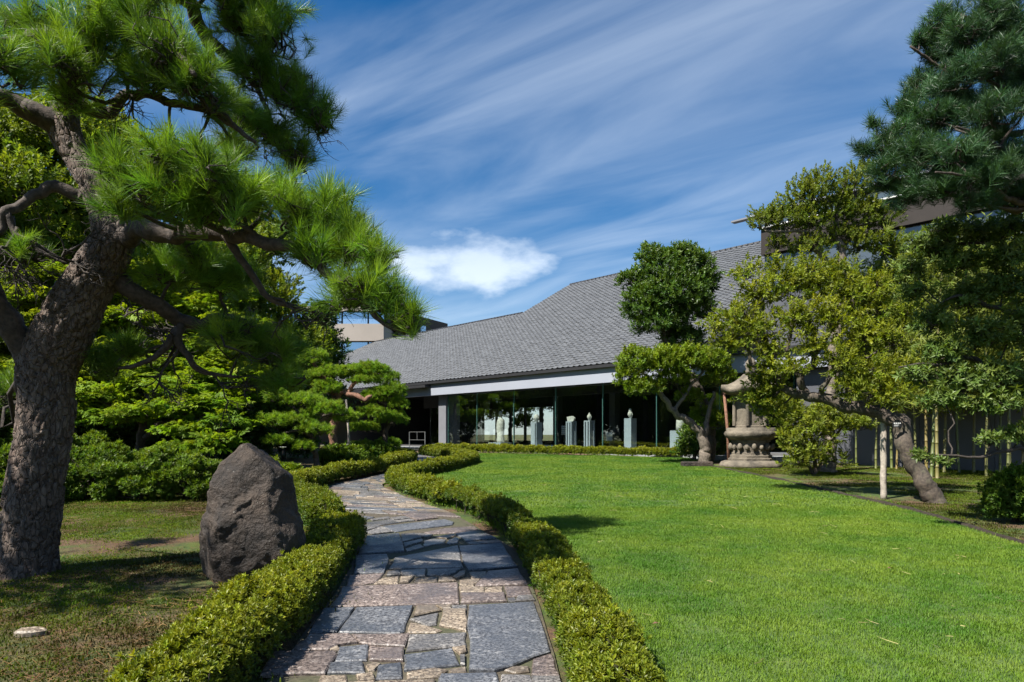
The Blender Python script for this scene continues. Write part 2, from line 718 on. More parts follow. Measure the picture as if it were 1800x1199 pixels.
M['statue'] = plain('statue_stone', (0.50, 0.475, 0.42), 0.8, 0.3, vary=0.25, scale=9, bump=0.4)
M['white'] = plain('white_paint', (0.78, 0.78, 0.76), 0.6, 0.3, vary=0.04)
M['steel'] = plain('brushed_steel', (0.24, 0.25, 0.25), 0.45, 0.5, 0.6, vary=0.06)
M['brown_wall'] = plain('brown_cladding', (0.020, 0.015, 0.012), 0.6, 0.3, vary=0.15)
M['concrete'] = plain('beige_concrete', (0.33, 0.29, 0.25), 0.85, 0.3, vary=0.1, scale=0.4)
M['dark_concrete'] = plain('shaded_brown_concrete', (0.085, 0.070, 0.066), 0.85, 0.3, vary=0.1, scale=0.4)  # brown concrete with the shade of the side face put into its colour
h = newmat('bamboo_culm')
oi = h.node('ShaderNodeObjectInfo')
c = h.mix(oi.outputs['Random'], (0.085, 0.120, 0.028), (0.22, 0.165, 0.055))
h.col(h.mix(h.ramp(h.noise(6, 4), 0.4, 0.7, 0, 0.6), c, (0.10, 0.085, 0.045)))
h.rough(0.45)
M['bamboo'] = h.m
M['plaque'] = plain('black_plaque', (0.012, 0.012, 0.013), 0.4, 0.5)
M['edging'] = plain('dark_edging', (0.030, 0.024, 0.018), 0.9, 0.2, vary=0.4, scale=15, bump=0.6)

h = newmat('facade_glass')
lw = h.node('ShaderNodeLayerWeight')
lw.inputs['Blend'].default_value = 0.5
tr = h.node('ShaderNodeBsdfTransparent')
tr.inputs['Color'].default_value = (0.92, 0.965, 0.955, 1)
gl = h.node('ShaderNodeBsdfGlossy')
gl.inputs['Roughness'].default_value = 0.0
gl.inputs['Color'].default_value = (0.92, 1, 0.97, 1)
ms = h.node('ShaderNodeMixShader')
h.link(h.math('ADD', h.math('MULTIPLY', h.math('POWER', lw.outputs['Facing'], 5.0), 0.86), 0.13), ms.inputs[0])
h.link(tr.outputs[0], ms.inputs[1])
h.link(gl.outputs[0], ms.inputs[2])
h.link(ms.outputs[0], [n for n in h.nt.nodes if n.type == 'OUTPUT_MATERIAL'][0].inputs['Surface'])
M['glass'] = h.m
M['glass_edge'] = plain('green_glass_edge', (0.06, 0.15, 0.13), 0.2, 0.6, vary=0.05)
h = newmat('sky_reflecting_window')
h.col((0.05, 0.09, 0.13))
h.b.inputs['Metallic'].default_value = 0.75
h.col((0.35, 0.50, 0.66))
h.rough(0.03)
M['mirror_window'] = h.m
h = newmat('grey_window')
h.b.inputs['Metallic'].default_value = 0.6
h.col((0.11, 0.135, 0.155))
h.rough(0.3)
M['grey_window'] = h.m

# foliage
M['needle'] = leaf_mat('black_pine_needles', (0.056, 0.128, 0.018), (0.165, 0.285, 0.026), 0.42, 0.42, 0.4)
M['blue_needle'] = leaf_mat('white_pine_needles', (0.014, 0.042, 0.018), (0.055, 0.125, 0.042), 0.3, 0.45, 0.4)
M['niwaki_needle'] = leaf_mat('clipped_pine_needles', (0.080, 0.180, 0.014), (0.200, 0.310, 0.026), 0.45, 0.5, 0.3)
M['hedge_leaf'] = leaf_mat('azalea_leaves', (0.045, 0.090, 0.008), (0.215, 0.235, 0.012), 0.36, 0.45, 0.35)
M['azalea_dark'] = leaf_mat('shaded_azalea_leaves', (0.055, 0.115, 0.012), (0.140, 0.205, 0.016), 0.42, 0.5, 0.3)  # deeper green leaf tone of the azalea bushes
M['dark_leaf'] = leaf_mat('dark_evergreen_leaves', (0.030, 0.072, 0.011), (0.100, 0.170, 0.018), 0.36, 0.42, 0.4)
M['fresh_leaf'] = leaf_mat('fresh_green_leaves', (0.065, 0.130, 0.009), (0.180, 0.245, 0.013), 0.42, 0.45, 0.3)
M['yellow_leaf'] = leaf_mat('yellow_green_leaves', (0.095, 0.145, 0.012), (0.245, 0.270, 0.018), 0.45, 0.5, 0.3)
M['olive_leaf'] = leaf_mat('olive_green_leaves', (0.072, 0.118, 0.012), (0.180, 0.215, 0.022), 0.44, 0.5, 0.3)
M['glossy_leaf'] = leaf_mat('glossy_leathery_leaves', (0.060, 0.108, 0.020), (0.155, 0.215, 0.042), 0.38, 0.46, 0.35)
M['maple_leaf'] = leaf_mat('maple_leaves', (0.080, 0.185, 0.014), (0.230, 0.290, 0.018), 0.5, 0.5, 0.25)
M['back_leaf'] = leaf_mat('tall_tree_leaves', (0.060, 0.120, 0.014), (0.195, 0.240, 0.022), 0.5, 0.5, 0.25)
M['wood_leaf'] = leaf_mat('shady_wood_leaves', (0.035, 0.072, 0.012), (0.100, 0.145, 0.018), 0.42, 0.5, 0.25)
M['bamboo_leaf'] = leaf_mat('bamboo_leaves', (0.095, 0.150, 0.022), (0.24, 0.27, 0.05), 0.5, 0.5, 0.25)
M['moss_blade'] = leaf_mat('moss_shoots', (0.045, 0.040, 0.010), (0.125, 0.205, 0.010), 0.35, 0.7, 0.1)

h = newmat('grass_blades')
at_ = h.node('ShaderNodeAttribute', attribute_type='INSTANCER', attribute_name='tint')
geo = h.node('ShaderNodeNewGeometry')
g1 = h.noise(1.1, 5, 0.6, geo.outputs['Position'])
g2 = h.noise(7.0, 4, 0.6, geo.outputs['Position'])
g3 = h.noise(120.0, 2, 0.6, geo.outputs['Position'])
g0 = h.noise(0.33, 4, 0.6, geo.outputs['Position'])
c = h.mix(h.ramp(h.math('ADD', g1, h.math('MULTIPLY', g0, 0.8)), 0.72, 1.08), (0.060, 0.150, 0.009), (0.155, 0.232, 0.018))
c = h.mix(h.ramp(h.math('ADD', g2, h.math('MULTIPLY', g1, 0.5)), 0.76, 1.0, 0, 0.4), c, (0.165, 0.215, 0.035))
c = h.mix(h.ramp(g3, 0.60, 0.80, 0, 0.25), c, (0.19, 0.21, 0.065))
h.col(c)
h.rough(0.55)
h.b.inputs['Specular IOR Level'].default_value = 0.25
tr = h.node('ShaderNodeBsdfTranslucent')
h.link(h.mix(1.0, c, (1.1, 1.2, 0.6), 'MULTIPLY'), tr.inputs['Color'])
ms = h.node('ShaderNodeMixShader')
ms.inputs[0].default_value = 0.3
h.link(h.b.outputs[0], ms.inputs[1])
h.link(tr.outputs[0], ms.inputs[2])
h.link(ms.outputs[0], [n for n in h.nt.nodes if n.type == 'OUTPUT_MATERIAL'][0].inputs['Surface'])
M['grass'] = h.m


# ------------------------------------------------------------------ leaf shapes
SHAPES = {}


def frame(d):
    d = d / np.linalg.norm(d)
    r = np.array([0, 0, 1.0]) if abs(d[2]) < 0.9 else np.array([1.0, 0, 0])
    s = np.cross(d, r)
    s /= np.linalg.norm(s)
    return d, s, np.cross(s, d)


def leaf(mb, base, d, length, width, fold=0.2, droop=0.1, roll=0.0):
    """pointed oval blade folded along the midrib"""
    d, s, u = frame(np.asarray(d, float))
    s, u = s * math.cos(roll) + u * math.sin(roll), u * math.cos(roll) - s * math.sin(roll)
    b = np.asarray(base, float)
    m = b + d * length * 0.5 - u * droop * length * 0.3
    t = b + d * length - u * droop * length
    q = width * 0.5
    v = [b, m - s * q + u * fold * width, m, m + s * q + u * fold * width, t]
    mb.add(v, [(0, 2, 1), (0, 3, 2), (1, 2, 4), (2, 3, 4)])


def needle(mb, base, d, length, w, bend, rng):
    d, s, u = frame(d)
    a = rng.uniform(0, 6.283)
    s, u = s * math.cos(a) + u * math.sin(a), u * math.cos(a) - s * math.sin(a)
    m = base + d * length * 0.55
    t = base + d * length + u * bend * length
    v = [base - s * w * 0.5, base + s * w * 0.5, m - s * w * 0.5, m + s * w * 0.5, t]
    mb.add(v, [(0, 1, 3, 2), (2, 3, 4)])


def shape(name, makers):
    SHAPES[name] = []
    for i, mk in enumerate(makers):
        mb = MB()
        mk(mb, np.random.default_rng(100 + i))
        SHAPES[name].append(mesh_data(name, mb.v, mb.f))


def mk_tuft(n, w, lo, hi, back, bend):
    def f(mb, rng):
        for k in range(n):
            th = math.radians(rng.uniform(lo, hi))
            ph = rng.uniform(0, 6.283)
            d = np.array([math.sin(th) * math.cos(ph), math.sin(th) * math.sin(ph), math.cos(th)])
            needle(mb, np.array([0, 0, -back * rng.random()]), d, rng.uniform(0.7, 1.0), w, rng.uniform(-bend, bend), rng)
    return f


shape('tuft', [mk_tuft(120, 0.0135, 4, 68, 0.95, 0.10)] * 4)
shape('short_tuft', [mk_tuft(64, 0.027, 8, 80, 1.1, 0.10)] * 4)
shape('dense_tuft', [mk_tuft(46, 0.050, 5, 85, 0.5, 0.10)] * 4)


def mk_rosette(n, w, lo, hi):
    def f(mb, rng):
        for k in range(n):
            th = math.radians(lo + (hi - lo) * (k / max(1, n - 1)) + rng.uniform(-8, 8))
            ph = k * 2.4 + rng.uniform(-0.4, 0.4)
            d = np.array([math.sin(th) * math.cos(ph), math.sin(th) * math.sin(ph), math.cos(th)])
            leaf(mb, np.array([0, 0, -0.35 * k / n]), d, rng.uniform(0.75, 1.05), w, 0.2, rng.uniform(0.0, 0.2))
    return f


shape('rosette', [mk_rosette(9, 0.40, 15, 85)] * 4)


def mk_sprig(n, ln, w, flat, tw=True):
    def f(mb, rng):
        for k in range(n):
            t = (k + 0.5) / n
            ph = (k % 2) * math.pi + rng.uniform(-0.5, 0.5) if flat else k * 2.4 + rng.uniform(-0.4, 0.4)
            th = math.radians(rng.uniform(30, 70) * (1.1 - 0.6 * t))
            d = np.array([math.sin(th) * math.cos(ph), math.sin(th) * math.sin(ph) * (0.5 if flat else 1), math.cos(th)])
            leaf(mb, np.array([0, 0, t * 0.9]), d, ln * rng.uniform(0.75, 1.15), w * rng.uniform(0.8, 1.1), 0.15, rng.uniform(0.05, 0.35), rng.uniform(-0.6, 0.6))
        if tw:
            v, fc = tube([(0, 0, -0.1), (0.01, 0, 0.5), (0, 0, 0.95)], [0.018, 0.014, 0.006], 3)
            mb.add(v, fc)
    return f


shape('sprig', [mk_sprig(10, 0.55, 0.26, False)] * 5)
shape('fine_sprig', [mk_sprig(16, 0.34, 0.19, False)] * 5)
shape('whorl', [mk_rosette(9, 0.34, 25, 95)] * 4)


def mk_spray(mb, rng):
    """a flat layered spray of small pointed lobes"""
    for k in range(11):
        x, y = rng.uniform(-0.6, 0.6), rng.uniform(-0.6, 0.6)
        z = rng.uniform(-0.10, 0.10) - 0.25 * (x * x + y * y)
        a0 = rng.uniform(0, 6.283)
        for j in (-1.1, -0.4, 0.3, 1.0):
            d = np.array([math.cos(a0 + j), math.sin(a0 + j), rng.uniform(-0.35, 0.1)])
            leaf(mb, (x, y, z), d, rng.uniform(0.20, 0.30), 0.11, 0.1, 0.2)


shape('spray', [mk_spray] * 5)


def mk_bamboo(mb, rng):
    for k in range(9):
        t = rng.uniform(0, 1)
        ph = rng.uniform(0, 6.283)
        d = np.array([math.cos(ph), math.sin(ph), rng.uniform(-0.7, 0.35)])
        leaf(mb, np.array([0, 0, t * 0.8]), d, rng.uniform(0.45, 0.7), 0.085, 0.15, 0.3)
    v, fc = tube([(0, 0, -0.2), (0.02, 0, 0.85)], [0.012, 0.006], 3)
    mb.add(v, fc)


shape('bamboo_spray', [mk_bamboo] * 4)


def mk_grass(n, size, hgt, w):
    def f(mb, rng):
        for k in range(n):
            x, y = rng.normal(0, size * 0.42, 2)
            a = rng.uniform(0, 6.283)
            hh = hgt * rng.uniform(0.45, 1.15)
            ln = rng.uniform(0.1, 0.9) * hh
            s = np.array([math.cos(a), math.sin(a), 0]) * w * 0.5
            q = np.array([-math.sin(a), math.cos(a), 0]) * ln
            b = np.array([x, y, -0.006])
            m = b + np.array([0, 0, hh * 0.6]) + q * 0.4
            t = b + np.array([0, 0, hh]) + q
            mb.add([b - s, b + s, m + s * 0.8, m - s * 0.8, t], [(0, 1, 2, 3), (3, 2, 4)])
    return f


shape('grass_near', [mk_grass(430, 0.25, 0.030, 0.0042)] * 5)
shape('grass_far', [mk_grass(300, 0.42, 0.032, 0.009)] * 4)
shape('moss_patch', [mk_grass(300, 0.27, 0.016, 0.0062)] * 4)


def mk_litter(mb, rng):
    for k in range(40):
        x, y = rng.uniform(-0.3, 0.3, 2)
        a = rng.uniform(0, 6.283)
        L = rng.uniform(0.05, 0.12)
        s = np.array([math.cos(a), math.sin(a), 0]) * L * 0.5
        q = np.array([-math.sin(a), math.cos(a), 0]) * 0.0016
        p = np.array([x, y, 0.006 + 0.012 * rng.random()])
        e = np.array([0, 0, rng.uniform(-0.004, 0.006)])
        mb.add([p - s - q, p - s + q, p + s + q + e, p + s - q + e], [(0, 1, 2, 3)])


shape('litter', [mk_litter] * 4)


def mk_straw(mb, rng):
    for k in range(3):
        x, y = rng.uniform(-0.15, 0.15, 2)
        a = rng.uniform(0, 6.283)
        L = rng.uniform(0.05, 0.11)
        d = np.array([math.cos(a), math.sin(a), 0.15])
        needle(mb, np.array([x, y, 0.028]), d, L, 0.004, rng.uniform(-0.2, 0.2), rng)


shape('straw', [mk_straw] * 4)
M['litter'] = leaf_mat('fallen_needles', (0.085, 0.045, 0.020), (0.20, 0.12, 0.055), 0.1, 0.8, 0.1)
M['straw'] = leaf_mat('dry_clippings', (0.20, 0.20, 0.07), (0.36, 0.32, 0.14), 0.2, 0.7, 0.1)


# ------------------------------------------------------------------ the setting: terrain, lawn, path
def axis_lines(lo, hi, step, far):
    c = list(np.arange(lo, hi + 1e-6, step))
    d, x = step, hi
    up = []
    while x < far:
        d *= 1.5
        x += d
        up.append(x)
    d, x = step, lo
    dn = []
    while x > -far:
        d *= 1.5
        x -= d
        dn.append(x)
    return np.array(dn[::-1] + c + up)


def build_ground():
    xs = axis_lines(-16, 18, 0.30, 3000)
    ys = axis_lines(-3, 36, 0.30, 3000)
    X, Y = np.meshgrid(xs, ys)
    Z = ground(X, Y) - 0.012
    nx, ny = len(xs), len(ys)
    v = np.stack([X, Y, Z], -1).reshape(-1, 3)
    f = [(j * nx + i, j * nx + i + 1, (j + 1) * nx + i + 1, (j + 1) * nx + i) for j in range(ny - 1) for i in range(nx - 1)]
    o = mobj('ground', v, f, M['soil'], None, True, 'structure')
    tag(o, 'brown soil and moss under the trees beside path and lawn', 'ground')


build_ground()

PATH_L = [(-1.38, 1.5), (-1.41, 3.94), (-1.47, 4.8), (-1.54, 6), (-1.75, 7.6), (-2.1, 9), (-2.6, 10.5), (-3.4, 12), (-3.95, 13.4), (-3.95, 15.8), (-3.5, 18), (-3.2, 21), (-3.15, 23.2), (-3.6, 24.8), (-5.0, 28), (-5.9, 31.5), (-6.4, 39)]
PATH_R = [(.28, 1.5), (.28, 3.94), (.25, 4.8), (.2, 5.9), (.05, 7.7), (-.4, 9.2), (-.95, 10.8), (-1.7, 12.3), (-2.4, 13.9), (-2.9, 15.3), (-2.75, 17), (-2.2, 19.5), (-1.75, 22), (-1.75, 23.6), (-2.7, 25.5), (-4.1, 28.6), (-4.6, 31.5), (-4.6, 36)]
HEDGE_R = [(.62, 1.5), (.62, 3.9), (.58, 4.9), (.5, 6), (.33, 7.7), (-.1, 9.2), (-.65, 10.9), (-1.4, 12.5), (-2.1, 14.1), (-2.65, 15.5), (-2.45, 17.2), (-1.9, 19.5), (-1.45, 22), (-1.45, 23.6), (-2.4, 25.7), (-3.9, 28.8)]
LAWN_E = [(6.6, 25.2), (6.15, 21.5), (6.15, 20.0), (6.35, 17), (6.4, 15), (6.4, 12.9), (6.4, 11), (6.2, 9.3), (6.0, 8.0), (5.8, 6.0), (5.6, 1.5)]


def in_poly(P, poly):
    x, y = P[:, 0], P[:, 1]
    c = np.zeros(len(P), bool)
    n = len(poly)
    for i in range(n):
        x0, y0 = poly[i]
        x1, y1 = poly[(i + 1) % n]
        k = (y0 > y) != (y1 > y)
        t = (x1 - x0) * (y - y0) / ((y1 - y0) if y1 != y0 else 1e-9) + x0
        c ^= k & (x < t)
    return c


def strip(L, R, n, lift, name, mat):
    l = catmull([(a, b, 0) for a, b in L], n)
    r = catmull([(a, b, 0) for a, b in R], n)
    v, f = [], []
    m = 7
    for i in range(n):
        for k in range(m):
            t = k / (m - 1)
            p = l[i] * (1 - t) + r[i] * t
            v.append((p[0], p[1], gz(0, p[1]) + lift))
    for i in range(n - 1):
        for k in range(m - 1):
            f.append((i * m + k, i * m + k + 1, (i + 1) * m + k + 1, (i + 1) * m + k))
    return mobj(name, v, f, mat, None, False, 'structure')


path = strip(PATH_L, PATH_R, 90, 0.006, 'path', M['mortar'])
tag(path, 'winding garden path paved with wet irregular granite slabs', 'path')

# lawn: a thin raised turf sheet
hr = catmull([(a, b, 0) for a, b in HEDGE_R], 60)
le = catmull([(a, b, 0) for a, b in LAWN_E], 60)
lawn_poly = [(p[0], p[1]) for p in hr] + [(-3.4, 29.7), (1.5, 27.8)] + [(p[0], p[1]) for p in le]
import bmesh
bm = bmesh.new()
vs_ = [bm.verts.new((x, y, gz(0, y) + 0.022)) for x, y in lawn_poly]
fc = bm.faces.new(vs_)
ext = bmesh.ops.extrude_face_region(bm, geom=[fc])
for e in ext['geom']:
    if isinstance(e, bmesh.types.BMVert):
        e.co.z -= 0.06
bmesh.ops.recalc_face_normals(bm, faces=bm.faces)
me = bpy.data.meshes.new('lawn')
bm.to_mesh(me)
bm.free()
me.materials.append(M['lawn'])
lawn = bpy.data.objects.new('lawn', me)
link(lawn)
tag(lawn, 'sunlit green lawn between the clipped hedge and the tree bed', 'lawn', kind='structure')


def jitter_grid(x0, x1, y0, y1, s, j=0.35):
    gx, gy = np.meshgrid(np.arange(x0, x1, s), np.arange(y0, y1, s))
    p = np.stack([gx.ravel(), gy.ravel()], 1)
    return p + RNG.uniform(-j * s, j * s, p.shape)


LP = np.array(lawn_poly)
gp = jitter_grid(-4, 7, 2.6, 11.5, 0.175)
gp = gp[in_poly(gp, lawn_poly)]
gp = gp[(gp[:, 0] > -0.80 * gp[:, 1] - 0.6)]
z = ground(np.zeros(len(gp)), gp[:, 1]) + 0.022
up = np.tile([0, 0, 1.0], (len(gp), 1)) + RNG.normal(0, 0.03, (len(gp), 3))
o = scatter('grass', 'grass_near', M['grass'], np.c_[gp, z], up, RNG.uniform(0.8, 1.15, len(gp)), RNG.random(len(gp)))
tag(o, 'short mown grass covering the nearer part of the lawn', 'grass')
gp = jitter_grid(-4, 7.2, 11.3, 30, 0.29)
gp = gp[in_poly(gp, lawn_poly)]
z = ground(np.zeros(len(gp)), gp[:, 1]) + 0.022
up = np.tile([0, 0, 1.0], (len(gp), 1)) + RNG.normal(0, 0.03, (len(gp), 3))
o = scatter('grass', 'grass_far', M['grass'], np.c_[gp, z], up, RNG.uniform(0.8, 1.1, len(gp)), RNG.random(len(gp)))
tag(o, 'short mown grass of the far lawn up to the building hedge', 'grass')

gp = jitter_grid(-4, 7, 2.8, 15, 0.42, 0.5)
gp = gp[in_poly(gp, lawn_poly) & (RNG.random(len(gp)) < 0.22)]
z = ground(np.zeros(len(gp)), gp[:, 1]) + 0.022
o = scatter('clippings', 'straw', M['straw'], np.c_[gp, z], np.tile([0, 0, 1.0], (len(gp), 1)), RNG.uniform(0.7, 1.5, len(gp)), RNG.random(len(gp)))
tag(o, 'pale dry grass clippings lying on the lawn', 'clippings', kind='stuff')

# dark cut edge of the lawn towards the tree bed
mb = MB()
pts = np.array([(p[0] + 0.07, p[1], gz(0, p[1]) + 0.01) for p in le])
mb.tube(pts, np.full(len(pts), 0.055) * RNG.uniform(0.75, 1.25, len(pts)), 6)
o = mb.build('lawn_edging', M['edging'], None, True, 'structure')
tag(o, 'dark soil edging between the lawn and the tree bed', 'edging')

# moss on the left garden floor
gp = jitter_grid(-9.5, -1.2, 3.2, 14.5, 0.19)
pl = np.interp(gp[:, 1], [p[1] for p in PATH_L], [p[0] for p in PATH_L])
keep = gp[:, 0] < pl - 0.15
nv = np.array([mnoise.noise(Vector((p[0] * 0.9, p[1] * 0.9, 0.3))) + 0.5 * mnoise.noise(Vector((p[0] * 2.6, p[1] * 2.6, 4.3))) for p in gp])
band = np.exp(-((gp[:, 1] - 8.0 - 0.25 * (gp[:, 0] + 4)) / 0.55) ** 2)        # bare strip of soil
keep &= (nv + 0.42 - 1.2 * band) > 0
gp, nv = gp[keep], nv[keep]
z = ground(gp[:, 0], gp[:, 1]) - 0.010
up = np.tile([0, 0, 1.0], (len(gp), 1)) + RNG.normal(0, 0.05, (len(gp), 3))
tint = np.array([0.5 + 0.9 * mnoise.noise(Vector((p[0] * 0.7, p[1] * 0.7, 7.3))) for p in gp]) + RNG.normal(0, 0.12, len(gp))
o = scatter('moss', 'moss_patch', M['moss_blade'], np.c_[gp, z], up, RNG.uniform(0.8, 1.7, len(gp)), tint)
gl_ = jitter_grid(-8.5, -1.4, 3.3, 12.0, 0.33, 0.5)
pl2 = np.interp(gl_[:, 1], [p[1] for p in PATH_L], [p[0] for p in PATH_L])
gl_ = gl_[(gl_[:, 0] < pl2 - 0.1) & (RNG.random(len(gl_)) < 0.75)]
o3 = scatter('needle_litter', 'litter', M['litter'], np.c_[gl_, ground(gl_[:, 0], gl_[:, 1]) - 0.006], np.tile([0, 0, 1.0], (len(gl_), 1)), RNG.uniform(0.8, 1.4, len(gl_)), RNG.random(len(gl_)))
tag(o3, 'brown fallen pine needles strewn over the moss', 'litter', kind='stuff')
gq_ = jitter_grid(6.2, 14.5, 8.0, 23.5, 0.26)
le_x = np.interp(gq_[:, 1], [p[1] for p in LAWN_E[::-1]], [p[0] for p in LAWN_E[::-1]])
nq = np.array([mnoise.noise(Vector((p[0] * 0.8, p[1] * 0.8, 9.3))) + 0.5 * mnoise.noise(Vector((p[0] * 2.6, p[1] * 2.6, 2.3))) for p in gq_])
gq_ = gq_[(gq_[:, 0] > le_x + 0.15) & (nq > -0.12)]
o2 = scatter('moss', 'moss_patch', M['moss_blade'], np.c_[gq_, ground(gq_[:, 0], gq_[:, 1]) - 0.010], np.tile([0, 0, 1.0], (len(gq_), 1)) + RNG.normal(0, 0.05, (len(gq_), 3)), RNG.uniform(1.0, 2.0, len(gq_)), RNG.normal(0.35, 0.2, len(gq_)))
tag(o2, 'brownish moss and litter on the soil of the tree bed right of the lawn', 'moss')
tag(o, 'patchy green and rust moss on the ground around pine and boulder', 'moss')


# ------------------------------------------------------------------ paving stones
def paving(poly, mat, idx):
    """irregular slab with worn, slightly bevelled edges; poly is counter-clockwise in plan"""
    P = np.array(poly, float)
    c = P.mean(0)
    a = 0.5 * np.sum(P[:, 0] * np.roll(P[:, 1], -1) - np.roll(P[:, 0], -1) * P[:, 1])
    if a < 0:
        P = P[::-1]
        a = -a
    if a < 0.004:
        return None
    R = np.random.default_rng(500 + idx)
    ring = []
    size = math.sqrt(a)
    for i in range(len(P)):
        p, q = P[i], P[(i + 1) % len(P)]
        L = np.linalg.norm(q - p)
        k = max(1, int(L / max(0.10, size * 0.28)))
        nrm = np.array([q[1] - p[1], p[0] - q[0]]) / max(L, 1e-6)
        for j in range(k):
            t = j / k
            if j == 0:
                w = p + (p - c) / max(np.linalg.norm(p - c), 1e-6) * 0.006
            else:
                w = p + (q - p) * t + nrm * (0.004 + R.normal(0, 0.006))
            ring.append(w)
    ring = np.array(ring)
    d = c - ring
    L = np.maximum(np.linalg.norm(d, axis=1), 1e-6)[:, None]
    inner = ring + d / L * np.minimum(0.012, 0.12 * L)
    m = len(ring)
    h0 = 0.024 + R.uniform(-0.005, 0.006)
    tilt = R.normal(0, 0.005, 2)
    zb = lambda p: 0.025 * (min(max(p[1], 3), 31) - 3)
    v = [(p[0], p[1], zb(p) + 0.002) for p in ring]
    v += [(p[0], p[1], zb(p) + h0 - 0.008 + np.dot(p - c, tilt)) for p in ring]
    v += [(p[0], p[1], zb(p) + h0 + np.dot(p - c, tilt)) for p in inner]
    f = []
    for r in (0, 1):
        for i in range(m):
            j = (i + 1) % m
            f.append((r * m + i, r * m + j, (r + 1) * m + j, (r + 1) * m + i))
    f.append(tuple(2 * m + i for i in range(m)))
    return mobj('paving_stone', v, f, mat, path)


